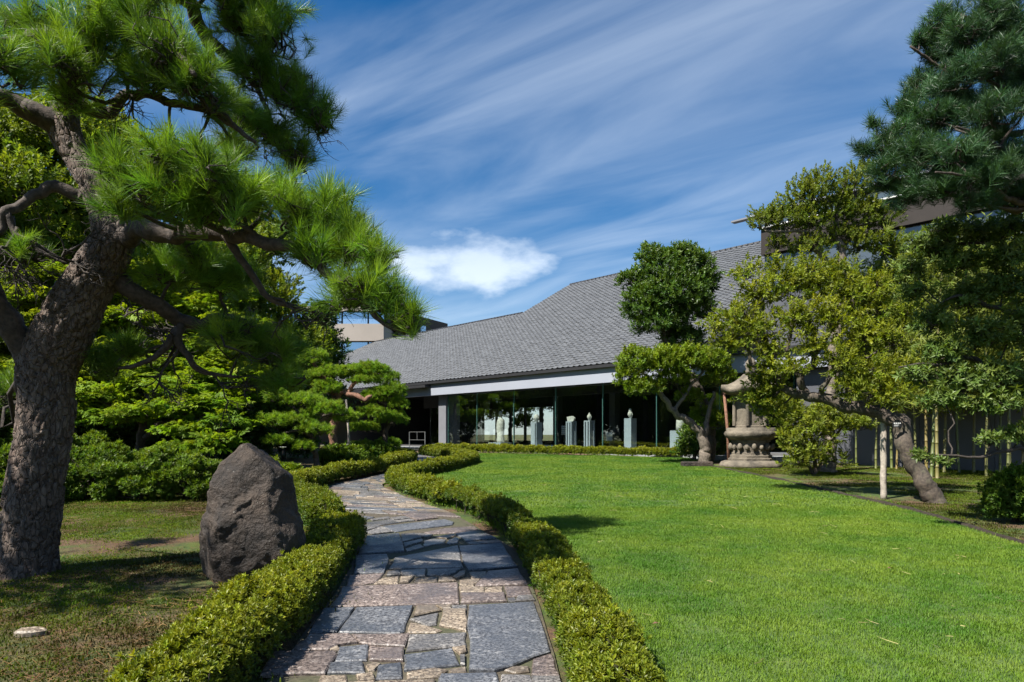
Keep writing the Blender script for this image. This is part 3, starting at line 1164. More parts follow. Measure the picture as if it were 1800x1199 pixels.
S1 = {  # outlines traced on an enlargement: (x, y) -> photo pixel 440 + x / 3.214, 850 + y / 3.214
    'b': [[(1237, 702), (1600, 680), (1640, 790), (1690, 965), (1590, 1000), (1480, 1050), (1380, 1075), (1237, 1072)],
          [(1075, 1092), (1390, 1087), (1425, 1230), (1050, 1230)],
          [(870, 985), (1140, 948), (1178, 1040), (1040, 1055), (872, 1070)],
          [(600, 715), (918, 706), (870, 845), (845, 857), (500, 850)], [(420, 722), (588, 717), (488, 850), (330, 860)],
          [(1180, 362), (1420, 345), (1510, 480), (1230, 500), (1210, 470)],
          [(600, 415), (770, 408), (780, 435), (755, 515), (585, 518)], [(660, 305), (840, 290), (868, 392), (612, 408)],
          [(1160, 290), (1290, 270), (1390, 315), (1290, 325), (1215, 335)],
          [(750, 247), (1100, 210), (1150, 225), (1140, 240), (900, 268), (820, 280)],
          [(500, 940), (665, 925), (655, 1012), (480, 1018)], [(450, 1030), (630, 1025), (645, 1085), (440, 1085)],
          [(720, 1040), (850, 1025), (855, 1112), (710, 1118)], [(580, 205), (640, 190), (700, 196), (640, 212)]],
    'p': [[(520, 600), (660, 592), (1170, 574), (1175, 690), (640, 704), (450, 712)],
          [(1188, 634), (1435, 632), (1447, 678), (1190, 688)], [(1435, 594), (1570, 590), (1590, 640), (1450, 650)],
          [(1345, 507), (1510, 492), (1565, 580), (1270, 590)], [(850, 178), (990, 160), (1060, 200), (940, 215)],
          [(985, 285), (1100, 260), (1260, 247), (1290, 265), (1150, 286), (1040, 292)],
          [(575, 872), (900, 866), (870, 935), (680, 925), (620, 915)], [(675, 942), (865, 945), (860, 1015), (675, 1012)],
          [(330, 870), (560, 868), (600, 912), (500, 925), (440, 955), (240, 960)], [(140, 970), (470, 965), (490, 985), (420, 1090), (60, 1100)],
          [(560, 527), (752, 518), (700, 570), (545, 590)], [(1600, 1007), (1700, 975), (1745, 1100), (1590, 1093)]],
    't': [[(1440, 1070), (1490, 1052), (1570, 1052), (1572, 1076), (1500, 1086)], [(890, 1085), (1040, 1062), (1110, 1072), (1060, 1108), (890, 1120)],
          [(1145, 946), (1215, 936), (1218, 966), (1190, 980)], [(1130, 1066), (1215, 1052), (1218, 1080), (1130, 1088)],
          [(940, 706), (1040, 703), (1075, 730), (925, 765)], [(1090, 724), (1218, 724), (1218, 845), (1068, 815), (1085, 770)],
          [(905, 800), (1000, 820), (1080, 842), (1050, 853), (890, 853)], [(1050, 701), (1132, 699), (1132, 718), (1085, 718)],
          [(1180, 597), (1320, 602), (1320, 626), (1190, 626)], [(1330, 600), (1425, 594), (1425, 628), (1325, 628)],
          [(1235, 512), (1335, 507), (1315, 545), (1250, 550)], [(1185, 562), (1298, 552), (1260, 590), (1185, 590)],
          [(700, 575), (745, 545), (838, 532), (833, 573)], [(850, 540), (925, 535), (892, 568), (842, 573)],
          [(935, 545), (1055, 538), (1055, 566), (925, 570)], [(1065, 540), (1140, 545), (1160, 560), (1065, 568)],
          [(1145, 540), (1185, 510), (1215, 506), (1210, 530), (1165, 548)], [(1040, 310), (1150, 292), (1160, 302), (1110, 318)],
          [(445, 940), (490, 930), (505, 955), (460, 968)], [(655, 1045), (700, 1025), (735, 1035), (700, 1068), (670, 1070)],
          [(600, 1100), (690, 1090), (700, 1122), (620, 1130)], [(400, 1100), (540, 1097), (545, 1150), (380, 1160)],
          [(560, 1140), (700, 1130), (710, 1200), (540, 1200)], [(730, 1130), (1040, 1122), (1030, 1220), (720, 1220)]],
    'g': [[(900, 871), (1218, 858), (1218, 930), (882, 964)], [(905, 777), (1062, 744), (1050, 808), (1000, 815)],
          [(1140, 700), (1222, 698), (1220, 718), (1140, 718)], [(1185, 987), (1212, 985), (1212, 1040), (1188, 1035)],
          [(1510, 652), (1595, 646), (1605, 670), (1500, 678)], [(1455, 660), (1495, 656), (1500, 675), (1460, 676)],
          [(780, 510), (838, 501), (850, 525), (770, 530)], [(845, 501), (990, 494), (985, 530), (860, 527)], [(997, 494), (1195, 489), (1120, 525), (997, 530)],
          [(815, 428), (1170, 357), (1200, 480), (1000, 489), (785, 490)], [(850, 297), (930, 291), (975, 310), (860, 340)],
          [(935, 291), (1030, 296), (1000, 315)], [(865, 347), (970, 322), (975, 335), (870, 368)], [(980, 332), (1040, 321), (1105, 325), (1090, 345), (980, 363)],
          [(1115, 335), (1160, 311), (1180, 320), (1170, 345), (1110, 350)], [(875, 378), (960, 352), (980, 368), (885, 393)],
          [(1222, 340), (1400, 326), (1420, 340), (1240, 352)], [(650, 285), (740, 252), (808, 280), (690, 295)], [(640, 247), (700, 242), (738, 249), (650, 275)],
          [(655, 226), (800, 207), (848, 225), (745, 240), (660, 240)], [(680, 205), (780, 192), (798, 201), (690, 215)],
          [(820, 217), (900, 207), (930, 215), (850, 223)], [(790, 202), (868, 192), (902, 201), (810, 213)],
          [(1420, 1095), (1580, 1098), (1640, 1230), (1440, 1230)], [(1590, 1105), (1745, 1110), (1790, 1230), (1650, 1230)]],
}
SM = {'b': M['stone_blue'], 'p': M['stone_pink'], 't': M['stone_tan'], 'g': M['stone_grey']}
idx = 0
for k, lst in S1.items():
    for poly in lst:
        g = [on_ground(440 + x / 3.214, 850 + y / 3.214)[:2] for x, y in poly]
        paving(g, SM[k], idx)
        idx += 1

# the rest of the path: bands across it, cut into slabs and small crazy pieces
pr = random.Random(5)
LL = catmull([(a, b, 0) for a, b in PATH_L], 400)
RR = catmull([(a, b, 0) for a, b in PATH_R], 400)


def pt(s, t):
    i = min(max(s, 0), 0.9999) * 399
    a = int(i)
    w = i - a
    l = LL[a] * (1 - w) + LL[min(a + 1, 399)] * w
    r = RR[a] * (1 - w) + RR[min(a + 1, 399)] * w
    return (l * (1 - t) + r * t)[:2]


total = np.linalg.norm(np.diff((LL + RR) / 2, axis=0), axis=1).sum()


def bands(s0, s1):
    global idx
    s = s0
    skew = 0.0
    while s < s1:
        hgt = pr.choice([0.26, 0.34, 0.45, 0.62]) / total
        sk2 = pr.uniform(-0.10, 0.10) / total
        cuts = [0.0]
        while cuts[-1] < 1:
            cuts.append(cuts[-1] + pr.choice([0.16, 0.24, 0.34, 0.5]) * pr.uniform(0.8, 1.2))
        cuts[-1] = 1.0
        if len(cuts) > 2 and cuts[-1] - cuts[-2] < 0.1:
            cuts.pop(-2)
        gs = 0.020 / total
        gt = 0.012
        for a, b in zip(cuts[:-1], cuts[1:]):
            lo = lambda t: s + skew * (t - 0.5) * 2 + gs / 2
            hi = lambda t: s + hgt + sk2 * (t - 0.5) * 2 - gs / 2
            ja, jb = pr.uniform(-0.025, 0.025), pr.uniform(-0.025, 0.025)
            q = [(lo(a), a + gt / 2), (lo(b), b - gt / 2), (hi(b), b + jb * 0 - gt / 2), (hi(a), a + gt / 2)]
            Pq = [np.array(pt(*x)) for x in q]
            if pr.random() < 0.33 and b - a > 0.2:
                # crazy paved cell: split into three or four pieces round an inner point
                w = [pr.uniform(0.35, 0.65), pr.uniform(0.35, 0.65)]
                mid = Pq[0] * (1 - w[0]) * (1 - w[1]) + Pq[1] * w[0] * (1 - w[1]) + Pq[2] * w[0] * w[1] + Pq[3] * (1 - w[0]) * w[1]
                e = [(Pq[i] * (1 - u) + Pq[(i + 1) % 4] * u) for i, u in enumerate([pr.uniform(.3, .7) for _ in range(4)])]
                pieces = [[Pq[0], e[0], mid, e[3]], [e[0], Pq[1], e[1], mid], [mid, e[1], Pq[2], e[2]], [e[3], mid, e[2], Pq[3]]]
            else:
                pieces = [Pq]
            for pc in pieces:
                c = np.mean(pc, 0)
                if len(pieces) > 1:
                    pc = [c + (p - c) * 0.955 for p in pc]
                paving(pc, SM[pr.choice('bbppttgggb')], idx)
                idx += 1
        s += hgt
        skew = sk2


def s_at(y):
    ym = (LL[:, 1] + RR[:, 1]) / 2
    return np.argmin(np.abs(ym - y)) / 399


bands(s_at(10.62), s_at(31.5))
bands(s_at(1.9), s_at(3.62))


# ------------------------------------------------------------------ clipped hedges
def hedge(label, line, width, height, n_per_m2, size, tint0, mat=None, top_bonus=0.35, lean=0.0, shape_='rosette', bare=0.0, lump=0.16, core=True, name='clipped_hedge', cat='hedge', seed=0):
    R = np.random.default_rng(900 + seed)
    mat = mat or M['hedge_leaf']
    L = np.array([(a, b, 0) for a, b in line], float)
    m = max(12, int(np.linalg.norm(np.diff(L, axis=0), axis=1).sum() * 8))
    C = catmull(L, m)
    T = np.gradient(C, axis=0)
    T /= np.linalg.norm(T, axis=1)[:, None]
    Nn = np.stack([T[:, 1], -T[:, 0], np.zeros(m)], 1)
    length = np.linalg.norm(np.diff(C, axis=0), axis=1).sum()
    root = empty(name, label, cat, 'azalea hedges along the path')
    root.location = (C[0][0], C[0][1], gz(0, C[0][1]))
    off = np.array(root.location)
    peri = width + 1.7 * height
    n = int(length * peri * n_per_m2) + int(width * height * 4 * n_per_m2)
    s = R.uniform(-0.5 * width, length + 0.5 * width, n)
    sc_ = np.clip(s, 0, length) / length * (m - 1)
    i0 = np.clip(sc_.astype(int), 0, m - 2)
    w = (sc_ - i0)[:, None]
    c = C[i0] * (1 - w) + C[i0 + 1] * w
    nn = Nn[i0]
    tt = T[i0]
    over = np.where(s < 0, s, np.where(s > length, s - length, 0.0))
    # superellipse cross section
    a = R.uniform(0.02, math.pi - 0.02, n)
    ex = 0.62
    cx = np.sign(np.cos(a)) * np.abs(np.cos(a)) ** ex
    cz = np.abs(np.sin(a)) ** ex
    endk = np.sqrt(np.clip(1 - (2 * over / width) ** 2, 0.05, 1))
    q = c[:, :2]
    lum = np.array([mnoise.noise(Vector((p[0] * 2.2, p[1] * 2.2, 1.7 + seed))) + 0.7 * mnoise.noise(Vector((p[0] * 5.5, p[1] * 5.5, 5.1 + seed))) for p in q])
    dep = 1 - 0.30 * R.random(n) ** 2.0
    dep = np.where(R.random(n) < 0.10, dep * R.uniform(1.03, 1.16, n), dep)
    hw = 0.5 * width * (1 + lump * lum) * endk
    hh = height * (1 + lump * 1.2 * lum) * (0.55 + 0.45 * endk)
    pos = c + nn * (hw * cx * dep)[:, None] + tt * over[:, None]
    gzv = ground(np.zeros(n), pos[:, 1])
    pos[:, 2] = gzv + 0.05 + (hh - 0.05) * cz * dep
    axis = nn * (cx * 0.8)[:, None] + tt * (over / width)[:, None] + np.array([0, 0, 1.0]) * (0.35 + cz)[:, None] + R.normal(0, 0.30, (n, 3))
    keep = np.ones(n, bool)
    if bare > 0:
        keep &= ~((cz * dep < 0.55) & (R.random(n) < bare))
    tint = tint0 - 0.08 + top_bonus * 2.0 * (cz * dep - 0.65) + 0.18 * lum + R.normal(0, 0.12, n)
    scatter('foliage', shape_, mat, (pos - off)[keep], axis[keep], (R.uniform(0.75, 1.25, n) * size)[keep], tint[keep], root, rng=R)
    # woody stems from the ground into the foliage
    mb = MB()
    k = int(length * (14 if bare else 8))
    for _ in range(k):
        j = R.integers(0, m)
        b = C[j] + Nn[j] * R.uniform(-0.3, 0.3) * width
        b[2] = gz(0, b[1]) - 0.02
        e = b + Nn[j] * R.uniform(-0.25, 0.25) * width + T[j] * R.uniform(-0.12, 0.12)
        e[2] = gz(0, e[1]) + height * R.uniform(0.6, 0.9)
        P = gnarl(b - off, e - off, 0.08, 5, rng=R)
        mb.tube(P, np.linspace(0.008, 0.003, 5), 4)
    mb.build('stems', M['twig'], root, False, 'stuff')
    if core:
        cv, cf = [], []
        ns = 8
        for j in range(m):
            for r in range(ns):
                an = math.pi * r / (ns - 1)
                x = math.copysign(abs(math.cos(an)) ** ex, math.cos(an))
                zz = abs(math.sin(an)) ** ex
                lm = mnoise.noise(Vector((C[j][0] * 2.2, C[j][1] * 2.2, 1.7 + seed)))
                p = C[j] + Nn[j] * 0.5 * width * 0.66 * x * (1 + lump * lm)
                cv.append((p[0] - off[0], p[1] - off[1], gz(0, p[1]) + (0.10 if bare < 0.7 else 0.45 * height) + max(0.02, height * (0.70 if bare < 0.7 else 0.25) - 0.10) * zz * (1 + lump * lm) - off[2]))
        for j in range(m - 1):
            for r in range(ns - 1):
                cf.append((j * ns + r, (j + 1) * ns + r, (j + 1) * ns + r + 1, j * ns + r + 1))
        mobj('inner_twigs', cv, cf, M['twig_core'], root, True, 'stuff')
    return root


def seg(line, y0, y1):
    c = catmull([(a, b, 0) for a, b in line], 300)
    i0 = int(np.argmin(np.abs(c[:200, 1] - y0))) if y0 < 23 else int(np.argmin(np.abs(c[:, 1] - y0)))
    i1 = int(np.argmin(np.abs(c[:, 1] - y1)))
    return [(p[0], p[1]) for p in c[i0:i1 + 1:max(1, (i1 - i0) // 12)]]


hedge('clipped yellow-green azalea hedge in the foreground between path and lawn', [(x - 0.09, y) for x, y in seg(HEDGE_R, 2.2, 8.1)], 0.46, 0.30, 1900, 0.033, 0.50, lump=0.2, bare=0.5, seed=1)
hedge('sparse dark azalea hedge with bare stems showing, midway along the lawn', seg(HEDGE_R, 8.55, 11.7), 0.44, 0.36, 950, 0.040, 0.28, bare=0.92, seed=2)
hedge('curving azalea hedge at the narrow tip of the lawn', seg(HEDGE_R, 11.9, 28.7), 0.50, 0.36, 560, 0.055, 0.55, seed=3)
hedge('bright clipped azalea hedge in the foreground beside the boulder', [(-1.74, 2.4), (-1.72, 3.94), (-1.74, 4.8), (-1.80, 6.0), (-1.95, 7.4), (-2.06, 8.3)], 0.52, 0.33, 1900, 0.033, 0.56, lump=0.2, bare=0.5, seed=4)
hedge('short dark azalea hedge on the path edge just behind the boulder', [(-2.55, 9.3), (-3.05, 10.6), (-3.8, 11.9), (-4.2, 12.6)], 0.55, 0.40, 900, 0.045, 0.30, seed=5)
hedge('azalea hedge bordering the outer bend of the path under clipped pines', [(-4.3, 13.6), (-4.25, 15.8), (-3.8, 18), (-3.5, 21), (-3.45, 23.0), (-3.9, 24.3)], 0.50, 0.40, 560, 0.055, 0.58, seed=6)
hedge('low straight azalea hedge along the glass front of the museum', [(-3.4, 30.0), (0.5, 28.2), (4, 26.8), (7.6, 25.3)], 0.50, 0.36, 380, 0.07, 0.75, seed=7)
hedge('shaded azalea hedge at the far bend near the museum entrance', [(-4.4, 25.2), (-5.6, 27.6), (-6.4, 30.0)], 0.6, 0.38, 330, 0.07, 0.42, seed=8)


# ------------------------------------------------------------------ the museum
D = np.array([-0.6686, 0.7436])      # along the front, towards the far left
NN = np.array([-0.7436, -0.6686])    # outwards
P0 = np.array([1.193, 33.36])
DIST = 23.19
FLOOR = 0.795


def bp(u, w, z):
    """u along the front, w inwards from the glass line, z up"""
    q = P0 + D * u - NN * w
    return (q[0], q[1], z)


def u_at(px, w):
    a = (px - 900.0) / F
    t = (DIST + w) / (0.7436 * a + 0.6686)
    p = np.array([t * a, t])
    return float(np.dot(p - P0, D))


def bbox(mb, u0, u1, w0, w1, z0, z1):
    v = [bp(u0, w0, z0), bp(u1, w0, z0), bp(u1, w1, z0), bp(u0, w1, z0), bp(u0, w0, z1), bp(u1, w0, z1), bp(u1, w1, z1), bp(u0, w1, z1)]
    mb.add(v, [(0, 3, 2, 1), (4, 5, 6, 7), (0, 1, 5, 4), (1, 2, 6, 5), (2, 3, 7, 6), (3, 0, 4, 7)])
    return mb


def bpart(name, mat, parent, *boxes, kind=None):
    mb = MB()
    for b in boxes:
        bbox(mb, *b)
    return mb.build(name, mat, parent, False, kind)


museum = empty('museum_building', 'low museum with glass front and large grey tiled roof', 'building')
UL, UR = 20.0, -27.0
U_ROOF = -9.5
PITCH = 0.56
W_E, H_E = -0.6, EYE + 3.04
FB, FT = EYE + 2.245, EYE + 2.98      # bottom and top of the fascia
CEIL = FB - 0.02
bpart('floor_slab', M['floor'], museum, (-13.0, UL, -0.05, 9.0, 0.2, FLOOR))
bpart('terrace', M['terrace'], museum, (-12.9, 7.0, -1.3, -0.053, 0.2, FLOOR - 0.10))
bpart('entrance_paving', M['terrace'], museum, (7.2, UL, -1.6, -0.055, 0.2, FLOOR - 0.06))
bpart('fascia', M['fascia'], museum, (UR, 11.2, -0.50, -0.30, FB, FT))
bpart('gutter', M['dark_metal'], museum, (UR, UL, -0.68, -0.56, H_E - 0.15, H_E - 0.02))
bpart('soffit', M['dark_metal'], museum, (UR, UL, -0.62, 0.6, FT + 0.003, FT + 0.05))
bpart('entrance_canopy_beam', M['dark_metal'], museum, (u_at(757, -0.5), UL, -0.9, -0.503, H_E - 0.34, H_E - 0.20))
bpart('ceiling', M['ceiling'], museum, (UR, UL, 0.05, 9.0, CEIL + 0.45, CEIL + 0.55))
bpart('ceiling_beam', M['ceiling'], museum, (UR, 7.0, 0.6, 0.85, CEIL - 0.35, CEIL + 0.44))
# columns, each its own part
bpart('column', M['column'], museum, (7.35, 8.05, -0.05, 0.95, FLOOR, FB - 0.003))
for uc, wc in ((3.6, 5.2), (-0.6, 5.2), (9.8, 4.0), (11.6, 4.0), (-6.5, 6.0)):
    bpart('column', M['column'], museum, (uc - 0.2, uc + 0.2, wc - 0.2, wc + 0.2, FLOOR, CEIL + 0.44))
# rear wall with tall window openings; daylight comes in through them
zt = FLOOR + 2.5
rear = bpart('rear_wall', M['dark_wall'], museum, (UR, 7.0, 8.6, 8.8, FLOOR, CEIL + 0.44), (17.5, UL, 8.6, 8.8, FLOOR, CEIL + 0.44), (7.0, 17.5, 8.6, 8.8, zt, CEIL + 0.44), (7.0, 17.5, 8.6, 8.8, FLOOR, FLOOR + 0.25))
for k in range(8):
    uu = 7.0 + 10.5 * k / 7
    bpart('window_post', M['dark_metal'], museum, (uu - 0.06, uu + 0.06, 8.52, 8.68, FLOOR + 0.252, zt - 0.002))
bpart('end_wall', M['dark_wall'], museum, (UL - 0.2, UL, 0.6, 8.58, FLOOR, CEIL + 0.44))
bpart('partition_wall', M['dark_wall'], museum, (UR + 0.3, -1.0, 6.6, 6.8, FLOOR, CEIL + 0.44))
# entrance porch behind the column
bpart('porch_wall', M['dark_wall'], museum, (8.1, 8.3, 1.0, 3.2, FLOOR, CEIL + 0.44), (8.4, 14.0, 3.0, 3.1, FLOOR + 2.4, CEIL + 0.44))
for k in range(5):
    bpart('door_post', M['dark_metal'], museum, (8.6 + k * 1.15, 8.66 + k * 1.15, 3.0, 3.08, FLOOR, FLOOR + 2.398))
for k in range(4):
    bpart('door_pane', M['glass'], museum, (8.665 + k * 1.15, 9.745 + k * 1.15, 3.03, 3.04, FLOOR + 0.01, FLOOR + 2.39))
# glass front, pane by pane, with green edged fins at the joints
joints = [7.2, 4.63, 1.67, -1.29, -4.21, -7.1, -10.0, -12.9]
for a, b in zip(joints[:-1], joints[1:]):
    bpart('glass_pane', M['glass'], museum, (b + 0.012, a - 0.012, 0.0, 0.012, FLOOR + 0.02, FB + 0.12))
for j in joints:
    bpart('glass_fin', M['glass_edge'], museum, (j - 0.010, j + 0.010, -0.004, 0.085, FLOOR + 0.012, FB + 0.10))
bpart('sill_channel', M['column'], museum, (joints[-1], 7.34, -0.045, 0.055, FLOOR - 0.0, FLOOR + 0.018))
# solid wall of metal panels further along
k = 0
u = joints[-1] - 0.1
while u > UR + 1:
    bpart('wall_panel', M['wall_panel'], museum, (u - 0.96, u - 0.012, -0.06, 0.08, 0.2, FB))
    u -= 0.96
bpart('wall_backing', M['dark_wall'], museum, (UR, joints[-1] - 0.1, 0.085, 0.2, FLOOR - 0.26, CEIL + 0.44))


# roof
def roof_z(w):
    return H_E + PITCH * (w - W_E)


W_LOW, W_HIGH = 8.94, 13.66
U_STEP = u_at(919, W_LOW)
U_STEP2 = u_at(1002, W_HIGH)
U_LOWEND = u_at(655, W_LOW)
U_EAVE_END = U_LOWEND + 5.0
roof_v = [bp(U_ROOF, W_E, H_E), bp(U_EAVE_END, W_E, H_E), bp(U_LOWEND, W_LOW, roof_z(W_LOW)), bp(U_STEP, W_LOW, roof_z(W_LOW)), bp(U_STEP2, W_HIGH, roof_z(W_HIGH)), bp(U_ROOF, W_HIGH, roof_z(W_HIGH))]
back = [bp(U_ROOF, 2 * W_HIGH, H_E), bp(U_STEP2, 2 * W_HIGH, H_E), bp(U_STEP, 2 * W_LOW, H_E), bp(U_EAVE_END, 2 * W_LOW, H_E)]
rv = roof_v + back + [bp(U_STEP2, W_LOW, roof_z(W_LOW))]
rf = [(0, 1, 2, 3, 4, 5), (5, 4, 7, 6), (3, 2, 9, 8), (2, 1, 9), (4, 3, 8, 7), (0, 5, 6)]
roof = mobj('roof', rv, rf, M['dark_metal'], museum)
mb = MB()
for a, b in ((roof_v[2], roof_v[3]), (roof_v[4], roof_v[5])):
    a, b = np.array(a), np.array(b)
    n = int(np.linalg.norm(b - a) / 0.36)
    for i in range(n):
        p = a + (b - a) * (i + 0.05) / n
        q = a + (b - a) * (i + 0.90) / n
        mb.tube([p + [0, 0, 0.02], q + [0, 0, 0.02]], [0.10, 0.10], 8)
mb.build('ridge_cap', M['dark_metal'], roof, False, 'stuff')
0 and bpart('verge_trim', M['dark_metal'], roof, (U_STEP - 0.05, U_STEP + 0.04, W_LOW + 0.3, W_LOW + 0.32, roof_z(W_LOW), roof_z(W_LOW) + 0.05))

TW, TE, TL = 0.34, 0.285, 0.35      # tile width, exposed length, full length
prof = [(0.0, 0.030), (0.10, 0.052), (0.22, 0.040), (0.36, 0.012), (0.62, 0.004), (0.86, 0.012), (1.0, 0.030)]
tv, tf = [], []
for yy, lift in ((0.0, 0.040), (TL, 0.004)):
    for x, zz in prof:
        tv.append((x * TW, yy, zz + lift))
for x, zz in prof:
    tv.append((x * TW, 0.004, zz + 0.014))
for i in range(6):
    tf.append((i, i + 1, i + 8, i + 7))
    tf.append((14 + i, 14 + i + 1, i + 1, i))
tile_me = mesh_data('tile', tv, tf, M['tile'])
Xd = np.array([-D[0], -D[1], 0])
Sd = np.array([-NN[0], -NN[1], PITCH])
Sd /= np.linalg.norm(Sd)
Zd = np.cross(Xd, Sd)
O = np.array(bp(0, W_E - 0.04, H_E - 0.02))
slope_len = (W_HIGH - W_E) * math.sqrt(1 + PITCH ** 2)
low_len = (W_LOW - W_E) * math.sqrt(1 + PITCH ** 2)
cells = []
for j in range(int(slope_len / TE)):
    s = j * TE
    i0, i1 = int(-U_EAVE_END / TW), int(-U_ROOF / TW)
    for i in range(i0, i1):
        u = -i * TW
        if s > low_len - 0.2:
            f_ = (s - low_len) / (slope_len - low_len)
            if u > U_STEP + (U_STEP2 - U_STEP) * f_ - 0.02:
                continue
        else:
            if u > U_LOWEND and s > low_len * (U_EAVE_END - u) / (U_EAVE_END - U_LOWEND) - 0.2:
                continue
        cells.append((i, j))
cells = np.array(cells)
Rng2 = np.random.default_rng(77)
tp = O + np.outer(cells[:, 0] * TW, Xd) + np.outer(cells[:, 1] * TE, Sd)
tp += np.outer(Rng2.normal(0, 0.004, len(tp)), Zd)
pxs = 900 + F * tp[:, 0] / tp[:, 1]
score = tp[:, 1] + np.where((pxs > 715) & (pxs < 1085), 0, 100)
order = np.argsort(score)
mat4 = Matrix(((Xd[0], Sd[0], Zd[0], 0), (Xd[1], Sd[1], Zd[1], 0), (Xd[2], Sd[2], Zd[2], 0), (0, 0, 0, 1)))
for i in order[:290]:
    o = bpy.data.objects.new('tile', tile_me)
    link(o, roof)
    o.matrix_world = Matrix.Translation(tp[i]) @ mat4
SHAPES['roof_tile'] = [tile_me]
rest = order[290:]
E0 = mat4.to_euler()
o = scatter('tiles', 'roof_tile', M['tile'], tp[rest], np.tile(Zd, (len(rest), 1)), 1.0, 0.5, roof, spin=np.zeros(len(rest)))
a = o.data.attributes['rot']
a.data.foreach_set('vector', np.tile(np.array(E0[:], np.float32), len(rest)))

# taller block rising beside the roof on the right
upper = empty('upper_block', 'brown clad upper block with flat pale eaves above the trees', 'building')
uA, u1, WU = u_at(1300, 8.0), U_ROOF - 0.05, 4.0
ku = 0.7435 / (DIST + WU)
zk = lambda k: EYE + k / ku
bpart('wall', M['brown_wall'], upper, (UR, u1, WU, 20, zk(.208), zk(.240)))
bpart('lower_wall', M['wall_panel'], upper, (UR, u1, WU + 0.3, 20, H_E + 0.1, zk(.208) - 0.003))
bpart('roof', M['fascia'], upper, (UR, u1 + 0.25, WU - 0.45, 21, zk(.2510), zk(.2535)))
bpart('eave_beam', M['dark_metal'], upper, (UR, u1 + 0.1, WU - 0.3, 20.5, zk(.2475), zk(.2510) - 0.003))
bpart('gutter', M['column'], upper, (u1 + 0.252, u1 + 1.2, WU - 0.35, WU - 0.05, zk(.2512), zk(.2530)))
bpart('light_band', M['white'], upper, (UR, u1 + 0.02, WU - 0.12, WU - 0.003, zk(.2375), zk(.2465)))
for k in range(7):
    ua = u1 - 0.1 - k * 2.4
    bpart('window', M['grey_window'], upper, (ua - 2.3, ua, WU + 0.2, WU + 0.29, zk(.165), zk(.206)))

# distant block on the left behind the pines
far = empty('office_block', 'beige concrete block with sky reflecting window bands behind the pines', 'building')
YA = 62.0


def fq(px, py, Y):
    return at(px, py, Y)


def prism(name, mat, parent, corners, thick):
    """a wall slab between four corners, thick metres deep away from the camera"""
    c = [np.array(p) for p in corners]
    nrm = np.cross(c[1] - c[0], c[3] - c[0])
    nrm /= np.linalg.norm(nrm)
    if nrm[1] < 0:
        nrm = -nrm
    v = c + [p + nrm * thick for p in c]
    return mobj(name, v, [(0, 1, 2, 3), (7, 6, 5, 4), (0, 4, 5, 1), (1, 5, 6, 2), (2, 6, 7, 3), (3, 7, 4, 0)], mat, parent)


cx0, cx1 = at(400, 764, YA)[0], at(742, 764, YA)[0]
zz = lambda py: EYE + (HZ - py) / F * YA


def fbox(name, mat, x0, x1, y0, y1, z0, z1, parent=far):
    return MB().box(x0, x1, y0, y1, z0, z1).build(name, mat, parent)


xc = at(675, 764, YA)[0]
fbox('wall', M['concrete'], cx0, xc, YA, YA + 14, 0.3, zz(632))
fbox('spandrel', M['concrete'], cx0, xc + 0.02, YA - 0.3, YA + 14, zz(600), zz(570))
fbox('parapet', M['concrete'], cx0, xc, YA - 0.1, YA + 14, zz(547), zz(538))
for k, (a, b) in enumerate(((400, 470), (471, 540), (541, 600), (601, 646), (647, 675))):
    x0, x1 = at(a, 0, YA)[0] + 0.05, at(b, 0, YA)[0] - 0.05
    fbox('window', M['mirror_window'], x0, x1, YA + 0.2, YA + 0.3, zz(632) + 0.03, zz(600) - 0.03)
    fbox('window', M['mirror_window'], x0, x1, YA + 0.2, YA + 0.3, zz(570) + 0.03, zz(547) - 0.03)
fbox('core', M['dark_wall'], cx0 + 0.2, xc - 0.1, YA + 0.6, YA + 13, zz(632) + 0.01, zz(547) - 0.01)
tower = empty('brown_block', 'brown windowless block, shade painted into its colour, rising behind the end of the tiled roof', 'building')
tx0, tx1 = at(700, 0, 66)[0], at(787, 0, 74)[0]
zt0 = EYE + (HZ - 546) / F * 66
v = [(tx0, 66, 0.3), (tx1, 74, 0.3), (tx1 - 4, 88, 0.3), (tx0 - 6, 84, 0.3), (tx0, 66, zt0), (tx1, 74, EYE + (HZ - 569) / F * 74), (tx1 - 4, 88, zt0), (tx0 - 6, 84, zt0)]
mobj('wall', v, [(0, 3, 2, 1), (4, 5, 6, 7), (0, 1, 5, 4), (1, 2, 6, 5), (2, 3, 7, 6), (3, 0, 4, 7)], M['dark_concrete'], tower)
wv = [np.array(v[0]) * (1 - t) + np.array(v[1]) * t for t in (0.42, 0.52)]
nw = np.array([8.0, -(tx1 - tx0), 0])
nw = nw / np.linalg.norm(nw) * 0.05
if nw[1] > 0:
    nw = -nw
z0_, z1_ = EYE + (HZ - 588) / F * 70, EYE + (HZ - 573) / F * 70
q = [wv[0] + nw, wv[1] + nw]
mobj('window', [(q[0][0], q[0][1], z0_), (q[1][0], q[1][1], z0_), (q[1][0], q[1][1], z1_), (q[0][0], q[0][1], z1_)], [(0, 1, 2, 3)], M['mirror_window'], tower)


